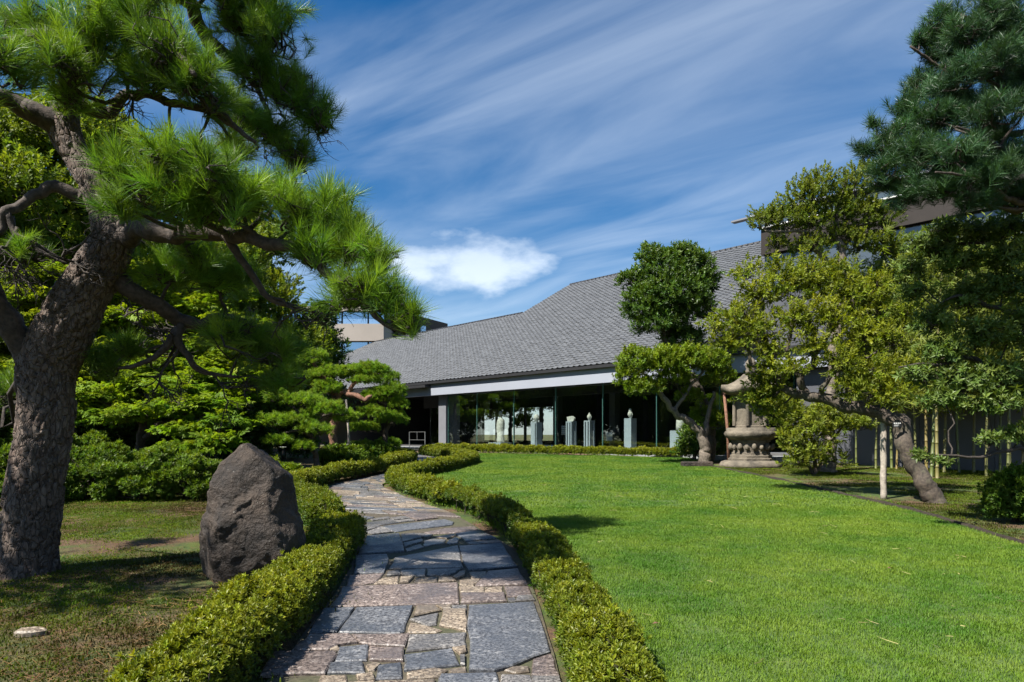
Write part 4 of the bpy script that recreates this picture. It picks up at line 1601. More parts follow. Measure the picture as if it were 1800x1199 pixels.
# ------------------------------------------------------------------ trees
def bark_trunk(name, rows, parent, mat, off, nseg=104, plate=0.068, depth=0.030, step=0.018, thin=0.82):
    """rows of (px, py, Y, diameter in px); bark plates are modelled in the surface"""
    C = []
    for (px, py, Y, dia) in rows:
        p = at(px, py, Y)
        C.append([p[0], p[1], p[2], dia * Y / F * 0.5 * thin])
    L = np.linalg.norm(np.diff(np.array(C)[:, :3], axis=0), axis=1).sum()
    n = max(8, int(L / step))
    S = catmull(C, n)
    P, R = S[:, :3] - off, np.maximum(S[:, 3], 0.012)
    V, Fc = tube(P, R, nseg)
    V = V.reshape(n, nseg, 3)
    ds = np.concatenate([[0], np.cumsum(np.linalg.norm(np.diff(P, axis=0), axis=1))])
    for i in range(n):
        for k in range(nseg):
            nd = V[i, k] - P[i]
            nd /= max(np.linalg.norm(nd), 1e-6)
            a = 2 * math.pi * k / nseg
            q = Vector((math.cos(a) * R[i] / plate, math.sin(a) * R[i] / plate, ds[i] / plate * 0.32))
            q += 0.35 * Vector(mnoise.noise_vector(q * 0.7))
            d, pts_ = mnoise.voronoi(q)
            e = min(1.0, (d[1] - d[0]) / 0.13)
            d2, _x = mnoise.voronoi(q * 2.3 + Vector((5, 2, 1)))
            e2 = min(1.0, (d2[1] - d2[0]) / 0.25)
            lay = mnoise.noise(q * 5.1) * 0.35 + mnoise.noise(q * 0.4) * 0.7 + (e2 - 0.6) * 0.55 + 0.7 * mnoise.cell(Vector((d[0] * 0, 0, 0)) + pts_[0] * 3.3)
            V[i, k] += nd * depth * min(1.0, R[i] / 0.2) * (e - 0.75 + lay * 0.45)
    return mobj(name, V.reshape(-1, 3), Fc, mat, parent, True), S


def limb(name, rows, parent, mat, off, nseg=12, rough=0.10, step=0.035):
    C = []
    for (px, py, Y, dia) in rows:
        p = at(px, py, Y)
        C.append([p[0], p[1], p[2], dia * Y / F * 0.5 * 0.9])
    L = np.linalg.norm(np.diff(np.array(C)[:, :3], axis=0), axis=1).sum()
    n = max(6, int(L / step))
    S = catmull(C, n)
    R_ = np.maximum(S[:, 3], 0.004)
    wob = np.array([[mnoise.noise(Vector((S[i, 0] * 4, S[i, 1] * 4 + k * 9, S[i, 2] * 4))) for k in range(3)] for i in range(n)])
    wob2 = np.array([[mnoise.noise(Vector((S[i, 0] * 9 + k * 5, S[i, 1] * 9, S[i, 2] * 9))) for k in range(3)] for i in range(n)])
    ra_ = np.minimum(R_, 0.06)[:, None]
    P = S[:, :3] - off + wob * ra_ * 1.3 + wob2 * (ra_ * 0.25 + 0.008)
    V, Fc = tube(P, R_, nseg)
    V = V.reshape(n, nseg, 3)
    for i in range(n):
        for k in range(nseg):
            nd = V[i, k] - P[i]
            q = Vector(V[i, k]) * (2.2 / max(R_[i], 0.02)) * 0.5
            V[i, k] += nd * rough * (mnoise.noise(q) + 0.6 * mnoise.noise(q * 2.7)) * 1.4
    o = mobj(name, V.reshape(-1, 3), Fc, mat, parent, True)
    return o, np.c_[P + off, R_]


def pads_foliage(root, off, pads, skel, shape_, mat, size, per_m2, tint0, R, flat=0.55, twig_mat=None, twigs_per=9, up=0.55, shell=0.55, droop=0.0, lump=0.3, tvar=0.22, gn=0.10, twig_r=0.010, top_bonus=0.25, name='foliage', limb_mat=None, under=-0.6, anchor_up=0.2, wood=True):
    """leaf pieces through each pad (centre, radii), carried by crooked twigs from the nearest wood"""
    allp, alla, allt, alls = [], [], [], []
    mb = MB()
    for (c, r) in pads:
        c = np.asarray(c, float)
        r = np.asarray(r, float)
        area = 4 * math.pi * ((r[0] * r[1]) ** 1.6 / 3 + (r[0] * r[2]) ** 1.6 / 3 + (r[1] * r[2]) ** 1.6 / 3) ** (1 / 1.6)
        n = max(6, int(area * per_m2))
        d = R.normal(0, 1, (n, 3))
        d /= np.linalg.norm(d, axis=1)[:, None]
        k = d[:, 2] < under
        d[k, 2] *= -1
        sd = R.uniform(0, 50)
        lum = np.array([mnoise.noise(Vector(tuple(x * 1.7)) + Vector((sd, 0, 0))) + 0.6 * mnoise.noise(Vector(tuple(x * 4.0)) + Vector((sd, 3, 0))) for x in d])
        rad = (1 - (1 - shell) * R.random(n) ** 1.3) * (1 + lump * lum)
        rad = np.where(R.random(n) < 0.10, rad * R.uniform(1.05, 1.3, n), rad)
        p = c + d * r * rad[:, None]
        ax = d * (1 - up) + np.array([0, 0, 1.0]) * (up - droop) + R.normal(0, 0.28, (n, 3))
        allp.append(p)
        alla.append(ax)
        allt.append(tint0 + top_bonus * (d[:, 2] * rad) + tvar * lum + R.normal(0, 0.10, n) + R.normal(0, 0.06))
        alls.append(size * R.uniform(0.62, 1.28, n))
        if not wood:
            continue
        # wood: nearest skeleton point -> pad centre -> outward twigs
        dd = np.linalg.norm(skel[:, :3] - (c - np.array([0, 0, anchor_up])), axis=1) + R.uniform(0, 0.12, len(skel))
        s = skel[int(np.argmin(dd))]
        cc = c - np.array([0, 0, r[2] * 0.45])
        L = np.linalg.norm(cc - s[:3])
        if L > 0.12:
            rb = min(s[3] * 0.75, max(twig_r * 1.3, 0.022 * L + twig_r))
            P = gnarl(s[:3] - off, cc - off, gn, max(6, int(L * 9)), rng=R)
            mb.tube(P, np.linspace(rb, twig_r, len(P)), 6)
        for _ in range(twigs_per):
            j = R.integers(0, n)
            e = c + (p[j] - c) * 0.93
            a0 = cc + R.normal(0, 0.18, 3) * r
            P = gnarl(a0 - off, e - off, gn * 1.5, 7, sag=0.08, rng=R)
            mb.tube(P, np.linspace(twig_r, twig_r * 0.35, 7), 4)
            for _b in range(2):
                q = P[R.integers(2, 6)]
                e2 = p[R.integers(0, n)] - off
                e2 = q + (e2 - q) * min(1.0, 0.5 * np.mean(r) / max(0.01, np.linalg.norm(e2 - q)))
                P2 = gnarl(q, e2, gn * 1.5, 5, rng=R)
                mb.tube(P2, np.linspace(twig_r * 0.6, twig_r * 0.25, 5), 3)
    scatter(name, shape_, mat, np.vstack(allp) - off, np.vstack(alla), np.concatenate(alls), np.concatenate(allt), root, rng=R)
    if wood and mb.v:
        mb.build('twigs', twig_mat or M['twig'], root, True, 'stuff')


def px_pads(lst, ry_scale=1.0):
    """(px, py, rx px, rz px, Y[, depth radius m]) -> centre and radii"""
    out = []
    for q in lst:
        px, py, rx_, rz_, Y = q[:5]
        rxm = rx_ * Y / F
        out.append((at(px, py, Y), (rxm, q[5] if len(q) > 5 else rxm * 0.9 * ry_scale, rz_ * Y / F)))
    return out


def place(root, p):
    root.location = p
    return np.array(p, float)


# ---- the great black pine
pine = empty('black_pine', 'huge leaning black pine with plated bark and long bright needles', 'pine tree')
base = at(48, 1015, 6.6)
off = place(pine, (base[0], base[1], gz(base[0], base[1])))
rows = [(40, 1032, 6.6, 150), (46, 1008, 6.6, 122), (50, 960, 6.6, 108), (62, 850, 6.6, 103), (79, 745, 6.6, 102), (84, 650, 6.6, 110), (112, 585, 6.55, 110), (140, 530, 6.5, 100), (175, 470, 6.45, 92), (200, 420, 6.4, 82), (190, 375, 6.4, 70), (165, 325, 6.4, 58), (135, 275, 6.4, 54), (112, 225, 6.4, 62), (118, 180, 6.4, 50), (135, 120, 6.4, 42), (160, 50, 6.4, 38), (185, -30, 6.4, 34), (200, -120, 6.4, 26), (190, -220, 6.4, 14)]
tr, S = bark_trunk('trunk', rows, pine, M['pine_bark'], off)
skel = [S]
for rows in (
    [(195, 415, 6.4, 50), (235, 410, 6.2, 36), (285, 413, 6.0, 34), (340, 408, 5.85, 31), (400, 415, 5.7, 28), (470, 428, 5.5, 24), (540, 450, 5.4, 20), (590, 490, 5.3, 17), (640, 535, 5.25, 15), (680, 568, 5.2, 11), (715, 585, 5.2, 7)],
    [(175, 480, 6.45, 44), (215, 497, 6.55, 36), (290, 535, 6.7, 30), (320, 565, 6.8, 27), (352, 572, 6.85, 20), (385, 556, 6.9, 15), (430, 565, 6.95, 10), (470, 600, 6.95, 6)],
    [(325, 568, 6.82, 18), (300, 600, 6.8, 15), (270, 630, 6.75, 11), (230, 645, 6.7, 8), (190, 650, 6.7, 5)],
    [(322, 572, 6.8, 17), (318, 600, 6.8, 15), (335, 632, 6.8, 12), (362, 655, 6.85, 9), (420, 662, 6.9, 5)],
    [(72, 650, 6.58, 66), (40, 610, 6.5, 52), (15, 560, 6.4, 45), (-20, 515, 6.3, 40), (-80, 480, 6.2, 30), (-160, 450, 6.0, 18)],
    [(145, 355, 6.4, 30), (122, 338, 6.35, 24), (92, 328, 6.3, 23), (66, 346, 6.25, 20), (44, 366, 6.2, 18), (18, 380, 6.1, 18), (4, 404, 6.1, 14), (-30, 412, 6.0, 12), (-70, 400, 6.0, 7)],
    [(20, 382, 6.1, 13), (28, 412, 6.1, 11), (52, 424, 6.1, 9), (84, 446, 6.1, 7), (118, 462, 6.15, 4)],
    [(112, 225, 6.4, 54), (70, 200, 6.3, 42), (25, 178, 6.2, 36), (-40, 160, 6.0, 30), (-120, 130, 5.8, 18)],
    [(175, -10, 6.4, 32), (250, -30, 6.8, 28), (330, 15, 7.2, 26), (350, 55, 7.3, 24), (400, 92, 7.4, 20), (460, 132, 7.5, 15), (520, 180, 7.5, 10), (565, 200, 7.5, 6)],
    [(350, 55, 7.3, 18), (380, 110, 7.3, 14), (430, 130, 7.3, 11), (460, 170, 7.3, 9), (480, 230, 7.3, 6)],
    [(128, 165, 6.4, 30), (180, 205, 6.3, 22), (230, 165, 6.2, 19), (300, 180, 6.1, 16), (370, 195, 6.1, 14), (405, 222, 6.1, 12), (450, 250, 6.1, 7)],
    [(395, 415, 5.7, 20), (420, 455, 5.75, 15), (470, 520, 5.85, 12), (520, 540, 5.9, 9), (570, 555, 5.9, 5)],
    [(160, 50, 6.4, 26), (230, 60, 6.0, 20), (300, 80, 5.7, 15), (340, 130, 5.5, 9)],
    [(145, 90, 6.4, 26), (80, 60, 6.0, 20), (20, 70, 5.6, 14), (-60, 60, 5.3, 9)],
):
    _, s_ = limb('limb', rows, pine, M['limb_bark'], off)
    skel.append(s_)
skel = np.vstack(skel)
R = np.random.default_rng(21)
pads = px_pads([
    (210, 300, 60, 32, 5.3, .30), (290, 270, 75, 32, 5.15, .35), (370, 300, 75, 38, 5.1, .35), (290, 335, 90, 30, 5.2, .35), (420, 345, 60, 36, 5.3, .35), (360, 370, 70, 24, 5.4, .3), (210, 360, 40, 24, 5.5, .3),
    (520, 385, 70, 40, 5.6, .40), (580, 370, 60, 40, 5.7, .40), (620, 425, 60, 40, 5.6, .40), (560, 440, 60, 34, 5.5, .35), (660, 455, 45, 34, 5.5, .35), (490, 330, 50, 30, 5.8, .35),
    (640, 500, 60, 34, 5.2, .30), (690, 525, 45, 32, 5.15, .28), (715, 560, 30, 30, 5.15, .22), (610, 525, 40, 24, 5.3, .26),
    (60, 40, 80, 40, 6.2, .4), (130, 110, 70, 45, 5.7, .45), (170, 60, 70, 50, 5.8, .5), (250, 30, 80, 50, 5.8, .5), (300, 90, 70, 45, 5.7, .45), (350, 150, 70, 42, 5.8, .45), (270, 130, 60, 40, 5.9, .4), (120, 165, 45, 34, 5.9, .3),
    (420, 30, 70, 50, 7.0, .5), (480, 60, 55, 60, 7.2, .5), (460, 130, 60, 44, 7.3, .5), (520, 175, 50, 46, 7.4, .45), (565, 205, 36, 40, 7.4, .40), (480, 230, 55, 36, 7.3, .4), (420, 200, 60, 36, 7.0, .4), (520, 270, 40, 30, 7.3, .35), (400, 260, 50, 30, 6.6, .35),
    (300, 475, 70, 30, 6.6, .4), (390, 490, 80, 38, 6.7, .45), (420, 590, 60, 34, 6.9, .45), (480, 620, 55, 36, 6.9, .40), (500, 665, 36, 26, 6.9, .35), 
    (180, 640, 50, 22, 6.8, .35), (220, 610, 40, 20, 6.8, .3), (350, 450, 50, 22, 6.3, .3),
    (10, 110, 50, 44, 5.4, .45), (-60, 130, 70, 50, 5.6, .5), (-120, 420, 80, 40, 6.0, .5), (10, 690, 40, 36, 7.4, .4), (-80, 500, 60, 36, 6.1, .4), (60, 440, 40, 24, 6.2, .3),
    (300, -80, 150, 50, 6.5, .8), (430, -50, 110, 50, 7.1, .7), 
])
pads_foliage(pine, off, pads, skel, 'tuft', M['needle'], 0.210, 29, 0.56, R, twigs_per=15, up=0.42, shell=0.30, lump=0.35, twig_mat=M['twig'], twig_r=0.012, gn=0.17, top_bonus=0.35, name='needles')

R = np.random.default_rng(27)
mb = MB()


def fan(p, d, L, r, depth):
    d = d / np.linalg.norm(d)
    n = max(4, int(L / 0.07))
    P = [p]
    cur = d.copy()
    for _ in range(n):
        cur = cur + R.normal(0, 0.38, 3)
        cur = 0.75 * cur / np.linalg.norm(cur) + 0.25 * d
        cur /= np.linalg.norm(cur)
        P.append(P[-1] + cur * L / n)
    mb.tube(np.array(P) - off, np.linspace(r, r * 0.45, len(P)), 5)
    if depth:
        for _ in range(R.integers(3, 6)):
            q = P[R.integers(max(1, n // 3), n + 1)]
            fan(q, d + R.normal(0, 0.75, 3) * np.array([1, 1, 0.55]), L * R.uniform(0.45, 0.75), r * 0.58, depth - 1)


for (px, py, Y, dx, dz, L, r) in ((325, 568, 6.82, -0.9, -0.45, 0.55, .022), (318, 600, 6.8, -0.3, -0.9, 0.5, .02), (335, 632, 6.8, 0.8, -0.3, 0.5, .018), (385, 556, 6.9, 0.9, -0.1, 0.6, .02), (290, 535, 6.7, -0.9, -0.1, 0.5, .018), (300, 600, 6.8, -1, -0.3, 0.6, .02),
                                  (60, 428, 6.1, 0.7, -0.4, 0.5, .018), (30, 400, 6.1, 0.1, -1, 0.55, .02), (110, 450, 6.1, 0.6, 0.2, 0.4, .014), (22, 380, 6.1, -0.4, -0.8, 0.5, .018), (470, 520, 5.85, 0.9, -0.2, 0.5, .016), (540, 450, 5.4, 0.5, -0.7, 0.4, .014),
                                  (460, 132, 7.5, 0.3, -0.9, 0.6, .018), (480, 230, 7.3, 0.4, -0.6, 0.5, .016), (430, 130, 7.3, -0.2, -0.9, 0.6, .018), (520, 180, 7.5, 0.2, -0.9, 0.5, .014), (400, 92, 7.4, 0.5, -0.8, 0.6, .018), (300, 180, 6.1, -0.3, -0.9, 0.45, .016), (370, 195, 6.1, -0.2, -0.9, 0.45, .016), (230, 165, 6.2, 0.3, -0.8, 0.4, .014)):
    fan(at(px, py, Y), np.array([dx, R.uniform(-0.4, 0.4), dz]), L, r, 3)
mb.build('bare_twigs', M['twig'], pine, True, 'stuff')

# ---- a tree added out of view to dapple the moss with shade
R = np.random.default_rng(29)
sh = empty('camellia_tree', 'unseen dark tree added beyond the near left corner to dapple the moss with shade', 'tree')
off = place(sh, (-8.2, 2.2, gz(-8.2, 2.2)))
mb = MB()
mb.tube([(0, 0, -0.05), (0.1, 0.05, 1.5), (-0.05, 0.1, 3.0), (0.1, 0.0, 5.5)], [0.16, 0.13, 0.10, 0.03], 12)
mb.build('trunk', M['bark'], sh, True)
pads = [(np.array([-8.2 + R.uniform(-1.7, 1.7), 2.2 + R.uniform(-1.3, 1.9), R.uniform(2.8, 6.6)]), (0.75, 0.75, 0.45)) for _ in range(15)]
pads_foliage(sh, off, pads, np.array([[-8.2, 2.2, 2.0, .1], [-8.2, 2.2, 3.5, .09], [-8.2, 2.2, 5.0, .05]]), 'sprig', M['dark_leaf'], 0.2, 30, 0.4, R, twigs_per=5, lump=0.4, shell=0.3)

# ---- white pine reaching in from the right
wp = empty('white_pine', 'dark blue-green white pine reaching in above the right-hand trees', 'pine tree')
off = place(wp, (8.3, 9.5, gz(8.3, 9.5)))
rows = [(1950, 905, 9.5, 60), (1945, 700, 9.5, 52), (1930, 500, 9.5, 46), (1935, 330, 9.5, 40), (1915, 150, 9.5, 34), (1905, -40, 9.5, 26), (1890, -220, 9.5, 12)]
_, S = bark_trunk('trunk', rows, wp, M['limb_bark'], off, nseg=40, step=0.05)
skel = [S]
R = np.random.default_rng(33)
for (y0, x1, y1, Y1) in ((330, 1560, 320, 8.9), (250, 1520, 265, 9.3), (200, 1580, 180, 9.7), (330, 1650, 300, 8.2), (120, 1600, 90, 9.2), (60, 1680, 10, 8.8), (260, 1680, 215, 8.3), (330, 1720, 350, 8.8), (160, 1700, 130, 8.5)):
    a = np.array([1930, y0 + 20, 9.5, 18.0])
    b = np.array([x1, y1, Y1, 4.0])
    rows = []
    for t in np.linspace(0, 1, 7):
        q = a + (b - a) * t
        q[0] += R.normal(0, 8)
        q[1] += R.normal(0, 8) - 22 * math.sin(math.pi * t) * -1
        rows.append(tuple(q))
    _, s_ = limb('limb', rows, wp, M['limb_bark'], off, 8, step=0.06)
    skel.append(s_)
pads = px_pads([
    (1525, 262, 26, 18, 9.2), (1565, 240, 34, 24, 9.2), (1550, 295, 34, 18, 9.0), (1600, 330, 40, 20, 8.9), (1590, 190, 34, 26, 9.4), (1620, 150, 34, 30, 9.4), (1640, 90, 30, 28, 9.3), (1615, 70, 22, 16, 9.3), (1660, 30, 28, 30, 9.1), (1700, 60, 50, 34, 8.8), (1690, 130, 50, 34, 8.6), (1650, 200, 50, 30, 8.8), (1620, 260, 50, 28, 8.9), (1680, 270, 60, 28, 8.5), (1740, 200, 55, 34, 8.4), (1760, 110, 55, 40, 8.5), (1740, 20, 55, 36, 8.8), (1660, 330, 50, 20, 8.7), (1740, 310, 60, 24, 8.4), (1790, 60, 50, 40, 8.8), (1800, 180, 50, 40, 8.6), (1800, 280, 50, 34, 8.6), (1540, 215, 16, 12, 9.3), (1720, 350, 50, 14, 8.6), (1590, 350, 26, 12, 9.0), (1860, 120, 60, 60, 9.0), (1860, 300, 60, 50, 9.0), (1780, -40, 80, 40, 9.0), (1880, -60, 80, 60, 9.3),
    (1600, 290, 50, 26, 9.1), (1570, 270, 34, 24, 9.1), (1660, 160, 44, 34, 9.0), (1700, 200, 56, 40, 9.3), (1740, 260, 60, 40, 9.3), (1680, 90, 44, 36, 9.2), (1760, 60, 60, 44, 9.4), (1690, 310, 60, 30, 9.2), (1780, 340, 60, 26, 9.0), (1640, 60, 34, 26, 9.4), (1610, 220, 44, 30, 9.3), (1560, 320, 34, 14, 9.1), (1780, 150, 70, 50, 9.6),
], 1.1)
pads_foliage(wp, off, pads, np.vstack(skel), 'short_tuft', M['blue_needle'], 0.155, 50, 0.45, R, twigs_per=7, up=0.45, shell=0.35, twig_r=0.012, top_bonus=0.35, name='needles')


# ---- clipped garden pines beyond the path
def garden_pine(label, base, rows, limbs, pads, bark, seed, tint, size=0.105, per=140, shape_='dense_tuft'):
    t = empty('clipped_pine', label, 'pine tree', 'cloud pruned pines by the path')
    off = place(t, base)
    _, S = limb('trunk', rows, t, bark, off, 12, rough=0.16, step=0.06)
    skel = [S]
    for r in limbs:
        _, s_ = limb('limb', r, t, bark, off, 8, step=0.06)
        skel.append(s_)
    pads_foliage(t, off, pads, np.vstack(skel), shape_, M['niwaki_needle'], size, per, tint + 0.12, np.random.default_rng(seed), twigs_per=5, up=0.5, shell=0.6, lump=0.30, twig_r=0.012, top_bonus=0.35, name='needles', under=-0.35)
    return t


def gbase(px, Y):
    x = (px - 900) / F * Y
    return (x, Y, gz(x, Y))


garden_pine('tall cloud-pruned pine with reddish trunk and bent red limb', gbase(588, 22), [(590, 812, 22, 17), (585, 760, 22, 15), (592, 712, 22, 14), (583, 685, 22, 12), (560, 655, 22, 8), (550, 635, 22, 5)],
            [[(592, 712, 22, 11), (600, 692, 21.8, 11), (625, 695, 21.6, 10), (640, 703, 21.6, 9), (655, 698, 21.6, 7)], [(612, 694, 21.7, 9), (622, 675, 21.8, 7), (640, 662, 21.8, 5)]],
            px_pads([(550, 632, 30, 19, 22), (580, 658, 40, 13, 22), (618, 655, 38, 14, 22.2), (655, 652, 34, 15, 22.0), (576, 684, 26, 17, 21.6), (545, 672, 26, 14, 22.4), (640, 668, 26, 8, 21.8)]), M['red_bark'], 41, 0.50)
garden_pine('broad cloud-pruned pine in front of the museum eave', gbase(676, 24), [(678, 800, 24, 12), (676, 772, 24, 11), (682, 745, 24, 10), (676, 705, 24, 8), (680, 670, 24, 5)], [],
            px_pads([(668, 668, 34, 18, 24), (690, 690, 28, 17, 23.8), (702, 712, 18, 16, 23.8), (664, 700, 32, 17, 24.2), (688, 738, 30, 17, 23.7), (655, 728, 30, 16, 24), (640, 752, 28, 13, 23.8)]), M['limb_bark'], 42, 0.42)
garden_pine('young loose pine leaning beside the hedge behind the boulder', gbase(560, 17.5), [(560, 832, 17.5, 13), (553, 800, 17.5, 11), (546, 770, 17.5, 9), (535, 740, 17.5, 7), (515, 712, 17.5, 4)],
            [[(546, 770, 17.5, 7), (520, 758, 17.2, 6), (490, 765, 17.2, 4)], [(540, 752, 17.5, 6), (575, 730, 17.5, 5), (605, 728, 17.5, 4)]],
            px_pads([(490, 698, 28, 17, 17.5), (532, 705, 36, 15, 17.6), (575, 722, 34, 17, 17.6), (478, 742, 30, 15, 17.2), (520, 742, 40, 17, 17.4), (556, 758, 30, 15, 17.3), (605, 735, 26, 15, 17.8), (490, 775, 28, 11, 17.0), (535, 785, 22, 10, 17.2)]), M['limb_bark'], 43, 0.46, 0.11, 130)
garden_pine('small rounded pine at the far path bend by the entrance', gbase(682, 26), [(680, 808, 26, 8), (682, 795, 26, 7), (683, 782, 26, 5)], [],
            px_pads([(683, 781, 22, 12, 26)]), M['limb_bark'], 44, 0.45, 0.12, 130)
# a second row further back, mirrored by the glass front
for i, (x, Y, hgt) in enumerate(((-13.0, 33.0, 5.5), (-16.5, 38.0, 6.5), (-20.0, 34.5, 6.0), (-12.5, 40.0, 5.0))):
    c0 = np.array([x, Y, gz(x, Y)])
    px = 900 + F * x / Y
    rr = np.random.default_rng(60 + i)
    sc = F / Y
    pp = lambda z: HZ - (z - EYE) * sc
    rows = [(px, pp(c0[2] - 0.1), Y, 0.32 * sc), (px + 8, pp(c0[2] + hgt * .4), Y, 0.26 * sc), (px - 6, pp(c0[2] + hgt * .75), Y, 0.18 * sc), (px, pp(c0[2] + hgt), Y, 0.08 * sc)]
    pl = []
    for k in range(9):
        zc_ = hgt * (0.35 + 0.65 * k / 8)
        aa = rr.uniform(0, 6.28)
        q = rr.uniform(0.5, 1.5) * (1.15 - k / 9)
        rx_ = rr.uniform(0.7, 1.1)
        pl.append((c0 + np.array([math.cos(aa) * q, math.sin(aa) * q, zc_]), (rx_, rx_, 0.40)))
    garden_pine(['tiered pine among the trees beyond the far path bend, nearest the porch', 'tallest tiered pine among the trees left of the office block', 'tiered pine deep among the trees behind the leaning trunk', 'low tiered pine close to the far end of the museum roof'][i],
                tuple(c0), rows, [], pl, M['limb_bark'], 70 + i, 0.4, 0.16, 42)


# ---- broadleaf trees
def broadleaf(name, label, cat, base, rows, limbs, pads, shape_, mat, size, per, tint, bark, seed, group=None, **kw):
    t = empty(name, label, cat, group)
    off = place(t, base)
    _, S = limb('trunk', rows, t, bark, off, 14, rough=0.14, step=0.06)
    skel = [S]
    for r in limbs:
        _, s_ = limb('limb', r, t, bark, off, 8, step=0.06)
        skel.append(s_)
    pads_foliage(t, off, pads, np.vstack(skel), shape_, mat, size, per, tint, np.random.default_rng(seed), twig_mat=kw.pop('twig_mat', M['twig']), **kw)
    return t


# dark round tree with a brighter skirt, in front of the museum roof
broadleaf('evergreen_tree', 'dense dark evergreen tree with round crown against the tiled roof', 'tree', gbase(1243, 23.4),
          [(1243, 825, 23.4, 22), (1250, 780, 23.4, 20), (1235, 700, 23.6, 17), (1200, 640, 23.8, 15), (1170, 600, 24, 13), (1168, 560, 24, 10), (1175, 500, 24, 6)], [[(1168, 590, 24, 9), (1200, 560, 24, 6), (1225, 520, 24, 4)], [(1166, 580, 24, 8), (1130, 540, 24, 5), (1100, 500, 24, 3)]],
          px_pads([(1165, 480, 42, 34, 24), (1215, 480, 38, 36, 24), (1190, 520, 55, 36, 23.8), (1135, 540, 40, 32, 23.8), (1160, 570, 44, 26, 23.8), (1215, 545, 38, 26, 24), (1110, 495, 22, 10, 24), (1145, 450, 20, 14, 24), (1200, 450, 26, 14, 24), (1240, 500, 18, 24, 24), (1200, 600, 36, 20, 24.2)]),
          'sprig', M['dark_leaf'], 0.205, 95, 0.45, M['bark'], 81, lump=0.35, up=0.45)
broadleaf('camellia_tree', 'bright green spreading tree with pale leaning trunk beside the lantern', 'tree', gbase(1236, 22.6),
          [(1240, 822, 22.6, 26), (1238, 775, 22.6, 19), (1212, 742, 22.5, 14), (1185, 725, 22.4, 12), (1165, 695, 22.3, 10), (1150, 670, 22.3, 7)], [[(1165, 695, 22.3, 8), (1135, 660, 22.2, 5), (1110, 640, 22.2, 3)], [(1185, 725, 22.4, 8), (1215, 680, 22.5, 6), (1245, 640, 22.6, 4)], [(1238, 775, 22.6, 12), (1246, 730, 22.7, 9), (1255, 690, 22.8, 6)]],
          px_pads([(1120, 640, 36, 22, 22.2), (1105, 670, 22, 16, 22.0), (1130, 685, 28, 14, 22.0), (1165, 640, 40, 24, 22.2), (1205, 635, 40, 22, 22.4), (1245, 640, 36, 22, 22.6), (1185, 668, 30, 14, 22.3), (1265, 668, 26, 16, 22.6), (1210, 700, 20, 12, 22.8), (1235, 735, 18, 14, 23.2), (1265, 745, 18, 16, 23.0)]),
          'sprig', M['fresh_leaf'], 0.19, 95, 0.55, M['pale_bark'], 82, lump=0.3, up=0.55)
# yellow-green tree with the propped leaning trunk
plum = broadleaf('leaning_tree', 'yellow-green tree with dark leaning trunk resting on a wooden prop', 'tree', gbase(1638, 12.4),
          [(1646, 892, 12.4, 44), (1632, 862, 12.4, 36), (1608, 815, 12.5, 31), (1588, 775, 12.6, 30), (1586, 748, 12.7, 31), (1562, 733, 12.8, 27), (1520, 722, 12.9, 24), (1470, 706, 13.1, 22), (1420, 695, 13.3, 19), (1385, 688, 13.4, 15), (1365, 665, 13.5, 12), (1355, 635, 13.6, 9)],
          [[(1420, 695, 13.3, 15), (1405, 665, 13.3, 13), (1430, 645, 13.4, 11), (1435, 620, 13.5, 10), (1460, 585, 13.6, 7), (1470, 540, 13.7, 4)],
           [(1365, 668, 13.5, 11), (1355, 625, 13.5, 10), (1345, 600, 13.5, 9), (1330, 570, 13.5, 7), (1300, 545, 13.5, 4)],
           [(1355, 640, 13.5, 9), (1320, 642, 13.4, 8), (1315, 615, 13.4, 7), (1285, 600, 13.4, 5), (1260, 590, 13.4, 3)],
           [(1450, 702, 13.2, 12), (1445, 680, 13.1, 10), (1470, 655, 13.0, 8), (1500, 640, 13.0, 6), (1540, 620, 13.0, 4)],
           [(1530, 722, 12.9, 12), (1530, 700, 12.8, 10), (1545, 685, 12.7, 8), (1575, 665, 12.7, 5)],
           [(1405, 665, 13.3, 10), (1385, 620, 13.2, 8), (1390, 580, 13.2, 6), (1400, 530, 13.3, 4)]],
          px_pads([(1290, 560, 40, 26, 13.5), (1330, 520, 44, 28, 13.6), (1385, 500, 46, 28, 13.6), (1440, 500, 44, 28, 13.7), (1490, 520, 44, 30, 13.6), (1540, 540, 40, 32, 13.4), (1280, 600, 36, 22, 13.4), (1330, 580, 44, 26, 13.3), (1400, 560, 50, 28, 13.2), (1460, 560, 46, 28, 13.2), (1520, 590, 44, 30, 13.1), (1350, 620, 36, 20, 13.2), (1430, 610, 40, 22, 13.0), (1480, 635, 40, 22, 12.9), (1540, 650, 36, 22, 12.8), (1575, 600, 34, 30, 13.0), (1345, 700, 26, 14, 13.6), (1340, 660, 26, 14, 13.8), (1255, 575, 18, 14, 13.4), (1590, 650, 30, 20, 12.8), (1310, 480, 22, 18, 13.7), (1360, 470, 26, 18, 13.8), (1420, 470, 36, 18, 13.8), (1480, 480, 36, 20, 13.8), (1540, 500, 36, 24, 13.6), (1590, 550, 34, 30, 13.4), (1560, 690, 40, 20, 12.6), (1500, 680, 44, 18, 12.9), (1380, 650, 40, 16, 13.0), (1330, 700, 34, 18, 13.7), (1355, 725, 26, 16, 13.8), (1350, 680, 34, 18, 13.7)]),
          'sprig', M['yellow_leaf'], 0.145, 72, 0.45, M['bark'], 83, lump=0.55, up=0.35, shell=0.05, twigs_per=11, twig_r=0.008, gn=0.14, under=-0.95)
